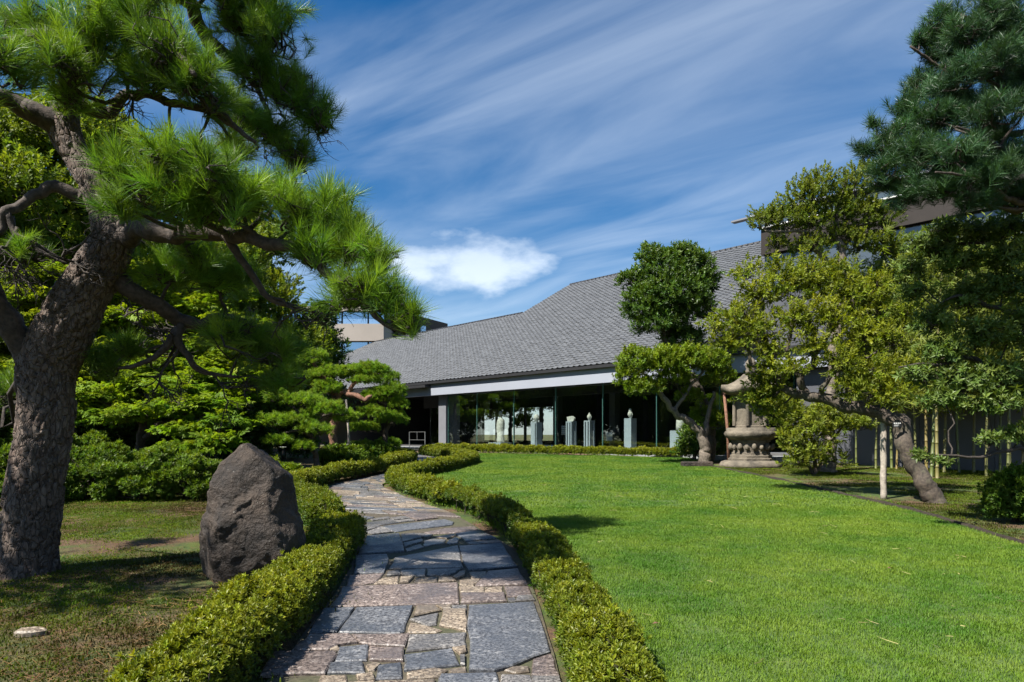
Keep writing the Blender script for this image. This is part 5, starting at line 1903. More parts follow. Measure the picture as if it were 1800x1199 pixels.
# tall two-stemmed tree above
broadleaf('two_stemmed_tree', 'airy tree with two pale stems standing above the yellow-green tree', 'tree', gbase(1458, 19.3),
          [(1456, 842, 19.3, 34), (1458, 800, 19.3, 24), (1462, 700, 19.3, 20), (1470, 560, 19.4, 17), (1474, 480, 19.4, 16), (1480, 445, 19.4, 14), (1470, 410, 19.4, 12), (1475, 360, 19.5, 8), (1490, 310, 19.5, 4)],
          [[(1472, 490, 19.4, 13), (1450, 460, 19.3, 12), (1430, 425, 19.2, 11), (1415, 405, 19.2, 9), (1380, 408, 19.1, 6), (1345, 405, 19.0, 4)], [(1480, 445, 19.4, 10), (1490, 425, 19.5, 8), (1520, 400, 19.6, 5), (1540, 375, 19.6, 3)], [(1420, 412, 19.2, 9), (1420, 370, 19.3, 6), (1435, 330, 19.3, 4)], [(1474, 530, 19.4, 9), (1452, 470, 19.6, 6), (1440, 440, 19.7, 4)]],
          px_pads([(1345, 390, 28, 18, 19.0), (1380, 385, 32, 24, 19.1), (1410, 350, 34, 28, 19.2), (1440, 330, 34, 28, 19.3), (1425, 390, 34, 22, 19.2), (1470, 370, 34, 30, 19.4), (1500, 330, 36, 30, 19.5), (1510, 380, 34, 26, 19.5), (1525, 305, 18, 18, 19.6), (1420, 435, 36, 16, 19.2), (1480, 415, 28, 16, 19.4), (1535, 365, 16, 16, 19.6), (1370, 430, 20, 10, 19.1), (1550, 390, 26, 20, 19.6), (1560, 430, 30, 18, 19.4), (1510, 430, 30, 16, 19.4)]),
          'fine_sprig', M['olive_leaf'], 0.21, 66, 0.45, M['pale_bark'], 84, lump=0.4, up=0.5, shell=0.35, under=-0.8)
# leathery-leaved tree at the right edge
broadleaf('loquat_tree', 'dark glossy leathery-leaved tree filling the right edge above the bush', 'tree', gbase(1830, 10.2),
          [(1832, 930, 10.2, 30), (1815, 840, 10.2, 26), (1812, 760, 10.2, 24), (1825, 660, 10.2, 22), (1815, 560, 10.2, 18), (1820, 450, 10.2, 12), (1810, 380, 10.2, 6)],
          [[(1822, 680, 10.2, 14), (1760, 650, 10.0, 12), (1700, 628, 9.9, 10), (1655, 640, 9.8, 8), (1620, 640, 9.8, 5), (1580, 645, 9.8, 3)], [(1815, 790, 10.2, 9), (1770, 790, 9.6, 8), (1720, 805, 9.4, 6), (1660, 800, 9.3, 4), (1630, 805, 9.3, 3)], [(1818, 560, 10.2, 12), (1750, 540, 10.0, 9), (1690, 520, 9.9, 6), (1640, 540, 9.9, 3)], [(1816, 460, 10.2, 10), (1750, 430, 10.2, 7), (1680, 430, 10.2, 5), (1640, 450, 10.2, 3)]],
          px_pads([(1640, 560, 40, 30, 9.9), (1700, 520, 50, 34, 10.0), (1760, 500, 50, 36, 10.0), (1660, 620, 46, 26, 9.8), (1720, 590, 50, 30, 9.7), (1780, 580, 50, 36, 9.8), (1700, 670, 50, 26, 9.6), (1760, 660, 50, 30, 9.6), (1620, 660, 36, 20, 9.8), (1660, 700, 44, 18, 9.6), (1740, 710, 50, 22, 9.5), (1800, 690, 40, 34, 9.8), (1650, 440, 44, 24, 10.3), (1710, 410, 50, 26, 10.2), (1770, 400, 50, 32, 10.2), (1690, 460, 44, 24, 10.1), (1770, 450, 50, 28, 10.0), (1620, 800, 18, 12, 9.3), (1740, 770, 26, 12, 9.4), (1660, 810, 18, 8, 9.2), (1790, 760, 30, 18, 9.6), (1830, 540, 60, 60, 10.2), (1850, 660, 60, 50, 10.2), (1840, 420, 60, 50, 10.3), (1620, 425, 30, 20, 10.4), (1665, 400, 36, 20, 10.3), (1600, 470, 30, 24, 10.2), (1610, 510, 30, 26, 10.1)]),
          'whorl', M['glossy_leaf'], 0.090, 115, 0.45, M['twig'], 85, lump=0.45, up=0.35, shell=0.1, twigs_per=9, twig_r=0.009, under=-0.9, tvar=0.25)
# leafy shrub round the foot of the two-stemmed tree
broadleaf('leafy_shrub', 'pale green leafy shrub in the bed between lantern and wooden prop', 'shrub', gbase(1432, 18.3),
          [(1432, 838, 18.3, 9), (1430, 800, 18.3, 7), (1425, 760, 18.3, 5), (1428, 730, 18.3, 3)], [[(1432, 835, 18.3, 6), (1405, 790, 18.2, 5), (1395, 750, 18.2, 3)], [(1432, 835, 18.3, 6), (1460, 780, 18.1, 5), (1490, 740, 18.0, 3)]],
          px_pads([(1395, 775, 26, 20, 18.2), (1430, 800, 30, 18, 18.0), (1440, 760, 34, 20, 18.1), (1480, 745, 28, 16, 18.0), (1410, 735, 30, 18, 18.3), (1400, 812, 20, 12, 18.0), (1515, 748, 24, 9, 17.8), (1455, 725, 26, 14, 18.2), (1380, 745, 20, 16, 18.5), (1385, 710, 26, 16, 18.6), (1480, 810, 10, 14, 18.0)]),
          'sprig', M['olive_leaf'], 0.19, 70, 0.75, M['bark'], 86, lump=0.35, up=0.5, shell=0.3, under=-0.9)
broadleaf('dark_shrub', 'dark low shrub at the end of the museum hedge by the pale trunk', 'shrub', gbase(1222, 24.3),
          [(1222, 818, 24.3, 8), (1222, 790, 24.3, 6), (1220, 770, 24.3, 3)], [],
          px_pads([(1215, 775, 18, 18, 24.3), (1235, 790, 22, 18, 24.2), (1205, 795, 16, 12, 24.4), (1262, 785, 18, 22, 24.0), (1225, 760, 14, 10, 24.6)]),
          'sprig', M['dark_leaf'], 0.24, 55, 0.55, M['bark'], 87, lump=0.3)

# maple and other trees in the shade on the left
broadleaf('maple_tree', 'spreading green maple with layered branches behind the azalea bank', 'tree', gbase(248, 16.5),
          [(248, 850, 16.5, 20), (246, 790, 16.5, 17), (252, 740, 16.5, 14), (262, 700, 16.5, 10), (275, 660, 16.5, 6)], [[(248, 770, 16.5, 12), (290, 745, 16.2, 9), (340, 720, 16.0, 6), (390, 715, 15.8, 4)], [(250, 745, 16.5, 10), (210, 715, 16.4, 7), (160, 700, 16.2, 4)]],
          px_pads([(180, 690, 60, 16, 16.4, 1.0), (250, 665, 60, 18, 16.8, 1.0), (320, 680, 64, 16, 16.2, 1.0), (370, 705, 54, 16, 15.8, .9), (300, 715, 60, 14, 15.6, .9), (220, 725, 54, 14, 15.8, .9), (395, 735, 36, 12, 15.4, .7), (340, 750, 50, 13, 15.2, .8), (380, 770, 40, 12, 14.8, .7), (150, 730, 40, 14, 16.2, .7), (290, 640, 60, 16, 17.2, 1.0), (360, 660, 54, 14, 16.8, .9), (330, 785, 44, 12, 14.6, .6)]),
          'spray', M['maple_leaf'], 0.36, 24, 0.45, M['twig'], 88, lump=0.3, up=0.95, shell=0.3, under=-0.95)
broadleaf('maple_tree', 'taller bright green maple rising behind the forked low limb of the pine', 'tree', gbase(360, 18.8),
          [(360, 832, 18.8, 20), (356, 760, 18.8, 16), (362, 680, 18.8, 13), (355, 600, 18.8, 9), (350, 540, 18.8, 5)], [[(360, 700, 18.8, 10), (300, 650, 18.6, 7), (240, 620, 18.4, 4)], [(360, 660, 18.8, 9), (420, 620, 18.6, 6), (460, 600, 18.5, 4)]],
          px_pads([(350, 540, 60, 18, 18.8, 1.0), (290, 570, 64, 17, 18.6, 1.0), (410, 570, 60, 17, 18.6, 1.0), (240, 605, 60, 16, 18.4, 1.0), (330, 605, 64, 16, 18.3, 1.0), (430, 615, 54, 16, 18.3, .9), (380, 640, 60, 15, 18.1, .9), (280, 640, 60, 15, 18.2, .9), (450, 650, 40, 14, 18.2, .8), (420, 690, 46, 14, 18.0, .8), (200, 560, 50, 16, 18.8, .9), (300, 500, 46, 15, 19.0, .8), (400, 510, 44, 15, 19.0, .8)]),
          'spray', M['maple_leaf'], 0.38, 24, 0.60, M['twig'], 89, lump=0.3, up=0.95, shell=0.3, under=-0.95)
broadleaf('maple_tree', 'light green maple glowing between the pine trunk and its forked limb', 'tree', gbase(120, 17.6),
          [(120, 840, 17.6, 20), (124, 760, 17.6, 16), (118, 680, 17.6, 13), (110, 590, 17.6, 9), (105, 500, 17.6, 5)], [[(120, 690, 17.6, 10), (170, 620, 17.6, 7), (220, 570, 17.6, 4)], [(116, 650, 17.6, 9), (60, 590, 17.6, 6), (20, 540, 17.6, 4)]],
          px_pads([(105, 480, 60, 18, 17.8, 1.0), (170, 510, 60, 17, 17.8, 1.0), (50, 520, 60, 17, 17.6, 1.0), (220, 560, 54, 16, 17.6, .9), (130, 560, 64, 16, 17.4, 1.0), (20, 580, 60, 16, 17.4, 1.0), (180, 610, 60, 15, 17.3, .9), (60, 640, 60, 15, 17.2, .9), (140, 650, 60, 15, 17.1, .9), (250, 470, 46, 15, 18.0, .8), (30, 440, 46, 15, 18.0, .8), (10, 690, 54, 15, 17.0, .8)]),
          'spray', M['maple_leaf'], 0.38, 24, 0.66, M['twig'], 90, lump=0.3, up=0.95, shell=0.3, under=-0.95)
bg = [  # px, Y, height, spread, label, tint, material
    (60, 21, 11.5, 3.0, 'tall light green tree seen left of the pine trunk', 0.55, 'back_leaf'),
    (215, 26, 13.0, 3.2, 'tall yellowish tree showing through the middle of the pine crown', 0.60, 'back_leaf'),
    (370, 27, 11.0, 2.8, 'light green tree behind the hanging limbs of the pine', 0.50, 'back_leaf'),
    (470, 34, 11.0, 2.6, 'loose green tree behind the pine close to the office block', 0.45, 'back_leaf'),
    (140, 23, 9.0, 2.8, 'light green tree between the pine trunk and the maple crown', 0.50, 'back_leaf'),
    (300, 22, 7.0, 2.6, 'green tree above the maple behind the forked pine limb', 0.40, 'back_leaf'),
    (440, 24, 8.0, 2.2, 'slender green tree behind the young leaning pine', 0.35, 'back_leaf'),
    (20, 26, 12.5, 3.2, 'tall green tree filling the gap above the looping pine limb', 0.50, 'back_leaf'),
    (300, 30, 12.5, 3.0, 'tall green tree behind the bright needle pad of the pine', 0.45, 'back_leaf'),
    (-120, 18, 10.5, 3.0, 'dark green tree at the far left behind the pine', 0.35, 'back_leaf'),
    (-40, 30, 12.0, 3.4, 'tree of mid green leaves deep in the garden beyond the azalea bank', 0.45, 'back_leaf'),
]
for i, (px, Y, hgt, spr, lab, tn, mt) in enumerate(bg):
    b = np.array(gbase(px, Y))
    rr = np.random.default_rng(120 + i)
    sc = F / Y
    pp = lambda z: HZ - (b[2] + z - EYE) * sc
    rows = [(px, pp(-0.1), Y, 0.42 * sc), (px + 6, pp(hgt * .3), Y, 0.34 * sc), (px - 5, pp(hgt * .6), Y, 0.22 * sc), (px + 3, pp(hgt * .9), Y, 0.08 * sc)]
    limbs = []
    pl = []
    for k in range(15):
        zz_ = hgt * (0.20 + 0.78 * (k + rr.random()) / 15)
        aa = rr.uniform(0, 6.28)
        q = spr * rr.uniform(0.25, 0.95) * math.sqrt(max(0.15, 1 - ((zz_ / hgt - 0.5) / 0.62) ** 2))
        rx_ = spr * rr.uniform(0.28, 0.46)
        pl.append((b + np.array([math.cos(aa) * q, math.sin(aa) * q, zz_]), (rx_, rx_, rx_ * 0.62)))
    broadleaf('tall_tree', lab, 'tree', tuple(b), rows, limbs, pl, 'fine_sprig', M[mt], 0.42, 21, tn, M['bark'], 130 + i, 'trees behind the pine', lump=0.35, up=0.5, shell=0.3, under=-0.9, twigs_per=5, twig_r=0.02)
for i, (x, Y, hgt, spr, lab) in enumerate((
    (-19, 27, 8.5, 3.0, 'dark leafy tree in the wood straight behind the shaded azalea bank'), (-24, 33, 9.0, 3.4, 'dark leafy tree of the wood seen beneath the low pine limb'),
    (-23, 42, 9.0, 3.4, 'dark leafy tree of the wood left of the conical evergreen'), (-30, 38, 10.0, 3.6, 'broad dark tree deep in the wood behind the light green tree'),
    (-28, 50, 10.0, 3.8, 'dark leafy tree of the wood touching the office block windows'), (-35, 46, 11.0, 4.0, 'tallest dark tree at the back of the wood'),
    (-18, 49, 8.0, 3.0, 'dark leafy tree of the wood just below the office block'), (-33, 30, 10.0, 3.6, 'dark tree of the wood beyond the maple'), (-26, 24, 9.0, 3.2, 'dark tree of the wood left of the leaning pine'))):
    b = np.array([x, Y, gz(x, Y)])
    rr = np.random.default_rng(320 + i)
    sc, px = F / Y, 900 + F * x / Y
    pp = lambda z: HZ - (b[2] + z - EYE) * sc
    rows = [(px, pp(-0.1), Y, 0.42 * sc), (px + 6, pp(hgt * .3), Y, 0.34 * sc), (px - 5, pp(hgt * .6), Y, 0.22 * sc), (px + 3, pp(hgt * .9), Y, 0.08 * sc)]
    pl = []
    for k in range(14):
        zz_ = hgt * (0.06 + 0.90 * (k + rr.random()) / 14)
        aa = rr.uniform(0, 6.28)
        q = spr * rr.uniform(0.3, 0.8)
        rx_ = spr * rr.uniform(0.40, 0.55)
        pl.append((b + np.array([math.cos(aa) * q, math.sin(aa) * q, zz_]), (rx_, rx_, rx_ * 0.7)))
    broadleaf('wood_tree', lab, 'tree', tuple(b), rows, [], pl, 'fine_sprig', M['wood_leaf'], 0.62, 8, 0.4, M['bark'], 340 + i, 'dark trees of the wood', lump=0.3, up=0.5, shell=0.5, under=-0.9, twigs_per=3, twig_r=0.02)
for i, (x, Y, hgt, lab) in enumerate(((-3.5, 58, 6.0, 'green tree seen through the rear windows behind the standing figure'), (-0.3, 60, 6.5, 'green tree seen through the rear windows of the hall'), (2.4, 57, 6.0, 'green tree outside the rear windows nearest the large head'))):
    b = np.array([x, Y, gz(x, Y)])
    rr = np.random.default_rng(420 + i)
    sc, px = F / Y, 900 + F * x / Y
    pp = lambda z: HZ - (b[2] + z - EYE) * sc
    rows = [(px, pp(-0.1), Y, 0.3 * sc), (px + 3, pp(hgt * .4), Y, 0.22 * sc), (px, pp(hgt * .9), Y, 0.06 * sc)]
    pl = [(b + np.array([rr.uniform(-1.6, 1.6), rr.uniform(-1, 1), hgt * rr.uniform(0.2, 0.95)]), (0.9, 0.9, 0.6)) for _ in range(9)]
    broadleaf('rear_tree', lab, 'tree', tuple(b), rows, [], pl, 'fine_sprig', M['fresh_leaf'], 0.5, 10, 0.5, M['bark'], 440 + i, 'trees behind the museum', lump=0.3, shell=0.4, twigs_per=3, twig_r=0.02)
broadleaf('dark_evergreen', 'dark conical evergreen left of the office block windows', 'tree', gbase(556, 33),
          [(556, 800, 33, 14), (556, 700, 33, 11), (556, 600, 33, 6)], [],
          px_pads([(556, 590, 36, 26, 33), (575, 625, 30, 24, 33), (535, 625, 36, 26, 33), (565, 560, 26, 18, 33), (580, 655, 26, 22, 33), (530, 665, 36, 26, 33), (500, 640, 30, 26, 33), (560, 700, 50, 30, 33)]),
          'sprig', M['dark_leaf'], 0.34, 34, 0.35, M['bark'], 141, lump=0.35)


# low bushes
def bush(name, label, px, Y, wpx, hpx, mat, size, per, tint, seed, shape_='rosette', dep=None, group=None, z_up=0.0, layered=False):
    b = np.array(gbase(px, Y))
    t = empty(name, label, 'bush', group)
    off = place(t, tuple(b))
    R = np.random.default_rng(seed)
    w, hh = wpx * Y / F, hpx * Y / F
    dp = dep or w * 0.85
    pads = []
    for k in range(5):
        a = k * 1.256 + R.uniform(-.3, .3)
        q = 0.45
        pads.append((b + np.array([math.cos(a) * w * q, math.sin(a) * dp * q, hh * R.uniform(0.42, 0.58) + z_up]), (w * 0.52, dp * 0.52, hh * R.uniform(0.40, 0.48))))
    pads.append((b + np.array([0, 0, hh * 0.60 + z_up]), (w * 0.6, dp * 0.6, hh * 0.46)))
    if layered:
        pads = []
        for k in range(20):
            a, q = R.uniform(0, 6.283), math.sqrt(R.random()) * 0.95
            zt_ = hh * (1 - 0.55 * q * q) * R.uniform(0.25, 1.0)
            pads.append((b + np.array([math.cos(a) * w * q, math.sin(a) * dp * q, zt_]), (w * R.uniform(0.25, 0.42), dp * R.uniform(0.25, 0.42), hh * R.uniform(0.10, 0.17))))
    skel = np.array([[b[0], b[1], b[2] + 0.05, 0.02], [b[0], b[1], b[2] + hh * 0.3, 0.02]])
    pads_foliage(t, off, pads, skel, shape_, mat, size, per, tint, R, twigs_per=4, up=0.55, shell=0.66, lump=0.38, twig_r=0.008, under=-0.85, top_bonus=0.35)
    # one stem reaching the ground
    mb = MB()
    for k in range(5):
        e = np.array([R.uniform(-.4, .4) * w, R.uniform(-.4, .4) * dp, hh * 0.5 + z_up])
        mb.tube(gnarl(np.array([R.uniform(-.1, .1), R.uniform(-.1, .1), -0.03]), e, 0.06, 6, rng=R), np.linspace(0.018, 0.006, 6), 5)
    mb.build('stems', M['twig'], t, True, 'stuff')
    return t


BANK = 'azalea bushes on the shaded bank'
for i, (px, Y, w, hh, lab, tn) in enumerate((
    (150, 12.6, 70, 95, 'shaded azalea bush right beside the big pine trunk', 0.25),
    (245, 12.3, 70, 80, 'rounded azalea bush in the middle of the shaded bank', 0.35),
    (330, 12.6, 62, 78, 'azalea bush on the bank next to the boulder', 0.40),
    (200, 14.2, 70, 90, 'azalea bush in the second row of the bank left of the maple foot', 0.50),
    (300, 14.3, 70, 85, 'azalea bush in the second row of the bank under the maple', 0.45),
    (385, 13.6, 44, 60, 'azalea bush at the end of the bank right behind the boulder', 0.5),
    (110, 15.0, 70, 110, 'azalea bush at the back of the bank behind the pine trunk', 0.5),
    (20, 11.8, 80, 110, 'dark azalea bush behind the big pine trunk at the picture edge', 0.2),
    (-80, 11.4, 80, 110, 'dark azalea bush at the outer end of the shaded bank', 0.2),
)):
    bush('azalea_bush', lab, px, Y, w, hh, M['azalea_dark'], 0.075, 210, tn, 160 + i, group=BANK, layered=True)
bush('azalea_bush', 'light green bush peeping over the top of the boulder', 455, 14.5, 46, 52, M['fresh_leaf'], 0.08, 330, 0.65, 171)
bush('azalea_bush', 'fresh green bush at the foot of the young leaning pine', 500, 15.2, 32, 36, M['fresh_leaf'], 0.08, 300, 0.35, 172)
bush('azalea_bush', 'dark clipped bush under the red-limbed pine', 600, 19.0, 46, 46, M['azalea_dark'], 0.09, 230, 0.30, 173)
bush('azalea_bush', 'dark spreading bush under the broad pine near the path bend', 650, 22.5, 46, 36, M['azalea_dark'], 0.10, 200, 0.20, 174)
bush('azalea_bush', 'dark clipped azalea bush at the right edge of the lawn', 1790, 10.0, 62, 88, M['azalea_dark'], 0.058, 560, 0.18, 175)
bush('azalea_bush', 'bush deep in shade behind the maple', 120, 19.0, 80, 100, M['dark_leaf'], 0.14, 110, 0.3, 176, 'whorl')
bush('azalea_bush', 'tall dark bush between maple and young pine', 430, 19.5, 50, 130, M['dark_leaf'], 0.14, 110, 0.3, 177, 'whorl')
bush('azalea_bush', 'dark bush behind the young pine filling the gap to the evergreen', 500, 25, 60, 120, M['dark_leaf'], 0.16, 90, 0.35, 178, 'whorl')
bush('azalea_bush', 'tall dark bush behind the azalea bank beneath the tall yellowish tree', 300, 21.0, 90, 130, M['dark_leaf'], 0.16, 90, 0.35, 179, 'whorl')
bush('azalea_bush', 'dark bush beyond the maple at the far left', 20, 22.0, 90, 150, M['dark_leaf'], 0.16, 90, 0.3, 180, 'whorl')
# white blossom on the light bush
fl = empty('white_flower', 'white blossom on the light green bush behind the boulder', 'flower')
p = at(497, 788, 14.3)
place(fl, tuple(p))
mb = MB()
for k in range(7):
    a = k * 0.9
    leaf(mb, (0, 0, 0), np.array([math.cos(a), math.sin(a), 0.5]), 0.09, 0.06)
mb.build('petals', M['white'], fl, False, 'stuff')
v_, f_ = tube([(0, 0, -0.12), (0, 0, 0.0)], [0.006, 0.004], 5)
mobj('stem', v_, f_, M['twig'], fl)

# bamboo in front of the grey wall
bam = [(1505, 815, 0.0), (1540, 812, .01), (1568, 816, -.02), (1576, 820, .03), (1590, 823, .0), (1628, 831, -.01), (1637, 838, .05), (1648, 840, -.01), (1687, 816, -.05), (1712, 812, .0), (1733, 838, .01), (1757, 827, .01), (1771, 838, .03), (1776, 820, -.01), (1798, 826, .02), (1660, 818, .02), (1610, 812, -.03)]
ORD = 'first second third fourth fifth sixth seventh eighth ninth tenth eleventh twelfth thirteenth fourteenth fifteenth sixteenth seventeenth eighteenth nineteenth twentieth'.split()
for i, (px, py, ln) in enumerate(bam):
    g = on_ground(px, py)
    rr = np.random.default_rng(200 + i)
    Y = min(g[1], 37430.0 / (px + 179.0) - rr.uniform(0.5, 1.3))
    g = np.array([(px - 900.0) / F * Y, Y])
    zb = gz(g[0], Y)
    t = empty('bamboo', 'yellow-green bamboo culm before the grey wall, %s counted from the lantern side' % ORD[sorted(q[0] for q in bam).index(px)], 'bamboo', 'bamboo culms before the grey wall')
    off = place(t, (g[0], Y, zb))
    hgt = rr.uniform(5.2, 7.2)
    r0 = rr.uniform(0.030, 0.046)
    P, Rd = [], []
    zc_ = -0.05
    nodes = int(hgt / 0.30)
    for k in range(nodes):
        for dz, m_ in ((0.0, 1.0), (0.012, 1.28), (0.03, 0.98), (0.27, 0.98)):
            zz_ = k * 0.30 + dz
            bend = ln * zz_ + 0.012 * (zz_ / 2.2) ** 3 * (1 if i % 2 else -1)
            P.append((bend, 0.02 * math.sin(zz_ * 0.5 + i), zz_ - 0.03))
            Rd.append(r0 * m_ * (1 - 0.75 * zz_ / hgt))
    v_, f_ = tube(P, Rd, 7)
    mobj('culm', v_, f_, M['bamboo'], t, True)
    Pn = np.array(P)
    n = 300
    kk = rr.integers(int(len(P) * 0.34), len(P), n)
    pos = Pn[kk] + np.c_[rr.normal(0, 0.42, n), rr.normal(0, 0.42, n), rr.normal(0, 0.15, n) + 0.1]
    ax = np.c_[rr.normal(0, 0.7, n), rr.normal(0, 0.7, n), rr.uniform(-0.2, 0.7, n)]
    scatter('foliage', 'bamboo_spray', M['bamboo_leaf'], pos, ax, rr.uniform(0.30, 0.52, n), rr.uniform(0.2, 0.9, n), t, rng=rr)

# ------------------------------------------------------------------ boulder
bo = empty('boulder', 'large dark upright boulder standing between hedge and pine', 'boulder')
cb = at(431, 905, 6.5)
off = place(bo, (cb[0], cb[1], gz(cb[0], cb[1])))
bm = bmesh.new()
bmesh.ops.create_icosphere(bm, subdivisions=6, radius=1.0)
planes = [((-1, 0, 0), .47), ((-.942, 0, .336), .350), ((-.747, .1, .664), .450), ((.625, .05, .78), .565), ((.99, 0, .13), .50), ((0, 0, -1), .80), ((-.55, -.82, .12), .36), ((.25, -.93, .22), .34), ((-.25, -.80, .55), .43), ((.75, -.62, .20), .42), ((0, 1, .1), .40), ((.6, .75, .2), .45), ((-.6, .75, .3), .42), ((-.80, -.55, -.2), .42), ((.1, -.96, -.25), .36), ((.05, -.2, 1), .70)]
PN = np.array([np.array(n) / np.linalg.norm(n) for n, _ in planes])
PD = np.array([d for _, d in planes])
for vt in bm.verts:
    d = np.array(vt.co)
    d /= np.linalg.norm(d)
    k = PN @ d
    rr = np.where(k > 0.03, PD / np.maximum(k, 0.03), 9.0)
    s = -np.log(np.sum(np.exp(-rr * 85))) / 85
    q = Vector(d * s)
    nz_ = mnoise.noise(q * 2.3) * 0.05 - abs(mnoise.noise(q * 3.1 + Vector((1, 7, 2)))) * 0.055 + mnoise.noise(q * 6.5) * 0.014 + (abs(mnoise.noise(q * 9 + Vector((3, 1, 2)))) - 0.2) * 0.024 + 0.015 + mnoise.noise(q * 22) * 0.006 + mnoise.noise(q * 45) * 0.0035
    vt.co = Vector(d * (s + nz_ - 0.02))
me = bpy.data.meshes.new('rock')
bm.to_mesh(me)
bm.free()
me.materials.append(M['boulder'])
me.polygons.foreach_set('use_smooth', [True] * len(me.polygons))
o = bpy.data.objects.new('rock', me)
link(o, bo)
o.location = (0, 0, cb[2] - off[2])

# flat pale stone lying in the moss
g = on_ground(52, 1119)
st = np.random.default_rng(3)
v_, n_ = [], 12
for zz_, k_ in ((-0.01, 1.0), (0.018, 1.0), (0.03, 0.8)):
    for a in range(n_):
        an = a * 2 * math.pi / n_
        v_.append((math.cos(an) * 0.105 * k_ * (1 + 0.15 * math.sin(3 * an + 1)), math.sin(an) * 0.07 * k_ * (1 + 0.1 * math.sin(2 * an)), zz_))
f_ = [(r * n_ + a, r * n_ + (a + 1) % n_, (r + 1) * n_ + (a + 1) % n_, (r + 1) * n_ + a) for r in (0, 1) for a in range(n_)] + [tuple(24 + a for a in range(n_))]
o = mobj('flat_stone', v_, f_, M['stone_tan'])
o.location = (g[0], g[1], gz(g[0], g[1]))
tag(o, 'small flat pale stone lying in the moss near the pine', 'stone')

# ------------------------------------------------------------------ stone lantern
la = empty('stone_lantern', 'tall weathered carved stone lantern half hidden by leaves', 'lantern')
g = (( 1320 - 900) / F * 21.6, 21.6)
off = place(la, (g[0], g[1], gz(0, g[1])))
Rl = np.random.default_rng(8)


def loft(prof, n, twist=0.0, wob=0.0, mod=None):
    v, f = [], []
    for (zz_, r) in prof:
        r = r * 0.9
        for k in range(n):
            a = 2 * math.pi * k / n + twist
            rr_ = r * (1 + wob * mnoise.noise(Vector((math.cos(a) * 2, math.sin(a) * 2, zz_ * 3))))
            if mod:
                rr_ *= mod(a, zz_)
            v.append((rr_ * math.cos(a), rr_ * math.sin(a), zz_))
    m = len(prof)
    for i in range(m - 1):
        for k in range(n):
            k2 = (k + 1) % n
            f.append((i * n + k, i * n + k2, (i + 1) * n + k2, (i + 1) * n + k))
    f.append(tuple(range(n - 1, -1, -1)))
    f.append(tuple((m - 1) * n + k for k in range(n)))
    return v, f


hexr = lambda a, z: 0.93 + 0.07 * (1 / max(0.5, math.cos((a % (math.pi / 3)) - math.pi / 6)) - 1) * 6.5
v_, f_ = loft([(-0.05, 1.05), (0.05, 1.04), (0.13, 0.98), (0.17, 0.85), (0.18, 0.7)], 30, wob=0.12)
mobj('plinth_rock', v_, f_, M['lantern'], la, True)
v_, f_ = loft([(0.175, 0.80), (0.24, 0.80), (0.26, 0.74), (0.34, 0.74), (0.36, 0.68), (0.42, 0.68), (0.44, 0.64), (0.74, 0.64), (0.76, 0.69), (0.80, 0.69)], 36, mod=hexr)
mobj('carved_base', v_, f_, M['lantern'], la)
mb = MB()
for k in range(18):          # carved figures round the base
    a = 2 * math.pi * k / 18
    c = np.array([math.cos(a) * 0.63, math.sin(a) * 0.63, 0.585 + 0.02 * (k % 2)])
    rv_ = 0.085 if k % 2 else 0.065
    vv, ff = [], []
    for i in range(5):
        th = math.pi * i / 4
        for j in range(8):
            ph = 2 * math.pi * j / 8
            vv.append(c + np.array([math.sin(th) * math.cos(ph), math.sin(th) * math.sin(ph), math.cos(th) * 1.4]) * rv_ * (1 + 0.3 * mnoise.noise(Vector((i * 1.3, j * 1.1, k)))))
    for i in range(4):
        for j in range(8):
            ff.append((i * 8 + j, i * 8 + (j + 1) % 8, (i + 1) * 8 + (j + 1) % 8, (i + 1) * 8 + j))
    mb.add(vv, ff)
mb.build('relief', M['lantern'], la, True, 'stuff')
pet = lambda a, z: 1 + 0.05 * abs(math.sin(a * 7)) * (1 if z < 1.08 else 0.3)
v_, f_ = loft([(0.80, 0.60), (0.84, 0.72), (0.92, 0.82), (1.02, 0.87), (1.08, 0.86), (1.10, 0.82), (1.18, 0.83), (1.20, 0.78)], 56, mod=pet)
mobj('lotus_platform', v_, f_, M['lantern'], la, True)
v_, f_ = loft([(1.20, 0.56), (1.26, 0.56), (1.28, 0.50), (2.12, 0.50), (2.14, 0.56), (2.24, 0.58)], 36, mod=hexr)
mobj('fire_box', v_, f_, M['lantern'], la)
for k in range(6):
    a = 2 * math.pi * k / 6
    mbp = MB()
    mbp.tube([(math.cos(a) * 0.53, math.sin(a) * 0.53, 1.262), (math.cos(a) * 0.53, math.sin(a) * 0.53, 2.13)], [0.055, 0.055], 8)
    mbp.build('corner_post', M['lantern'], la)
cor = lambda a, z: 0.86 + 0.14 * abs(math.cos(3 * a)) ** 3
v_, f_ = loft([(2.24, 0.55), (2.26, 0.90), (2.34, 1.06), (2.44, 1.04), (2.52, 0.82), (2.66, 0.58), (2.82, 0.36), (2.90, 0.26)], 48, mod=cor)
R6 = []
for i, p in enumerate(v_):
    a = math.atan2(p[1], p[0])
    r_ = math.hypot(p[0], p[1])
    R6.append((p[0], p[1], p[2] + (0.16 * abs(math.cos(3 * a)) ** 6 * max(0, (r_ - 0.6) / 0.45))))
mobj('roof', R6, f_, M['lantern'], la, True)
v_, f_ = loft([(2.90, 0.16), (2.98, 0.22), (3.05, 0.15), (3.14, 0.20), (3.28, 0.18), (3.42, 0.05)], 16)
mobj('finial', v_, f_, M['lantern'], la, True)
# rusty post by the lantern
mb = MB()
gx = (1281 - 900) / F * 22.2
mb.tube([(gx, 22.2, gz(0, 22.2) - 0.05), (gx - 0.03, 22.2, 1.5), (gx - 0.16, 22.22, 3.0)], [0.055, 0.05, 0.045], 8)
o = mb.build('wooden_post', M['red_bark'], None, True)
tag(o, 'slim rusty brown post standing close to the stone lantern', 'post')
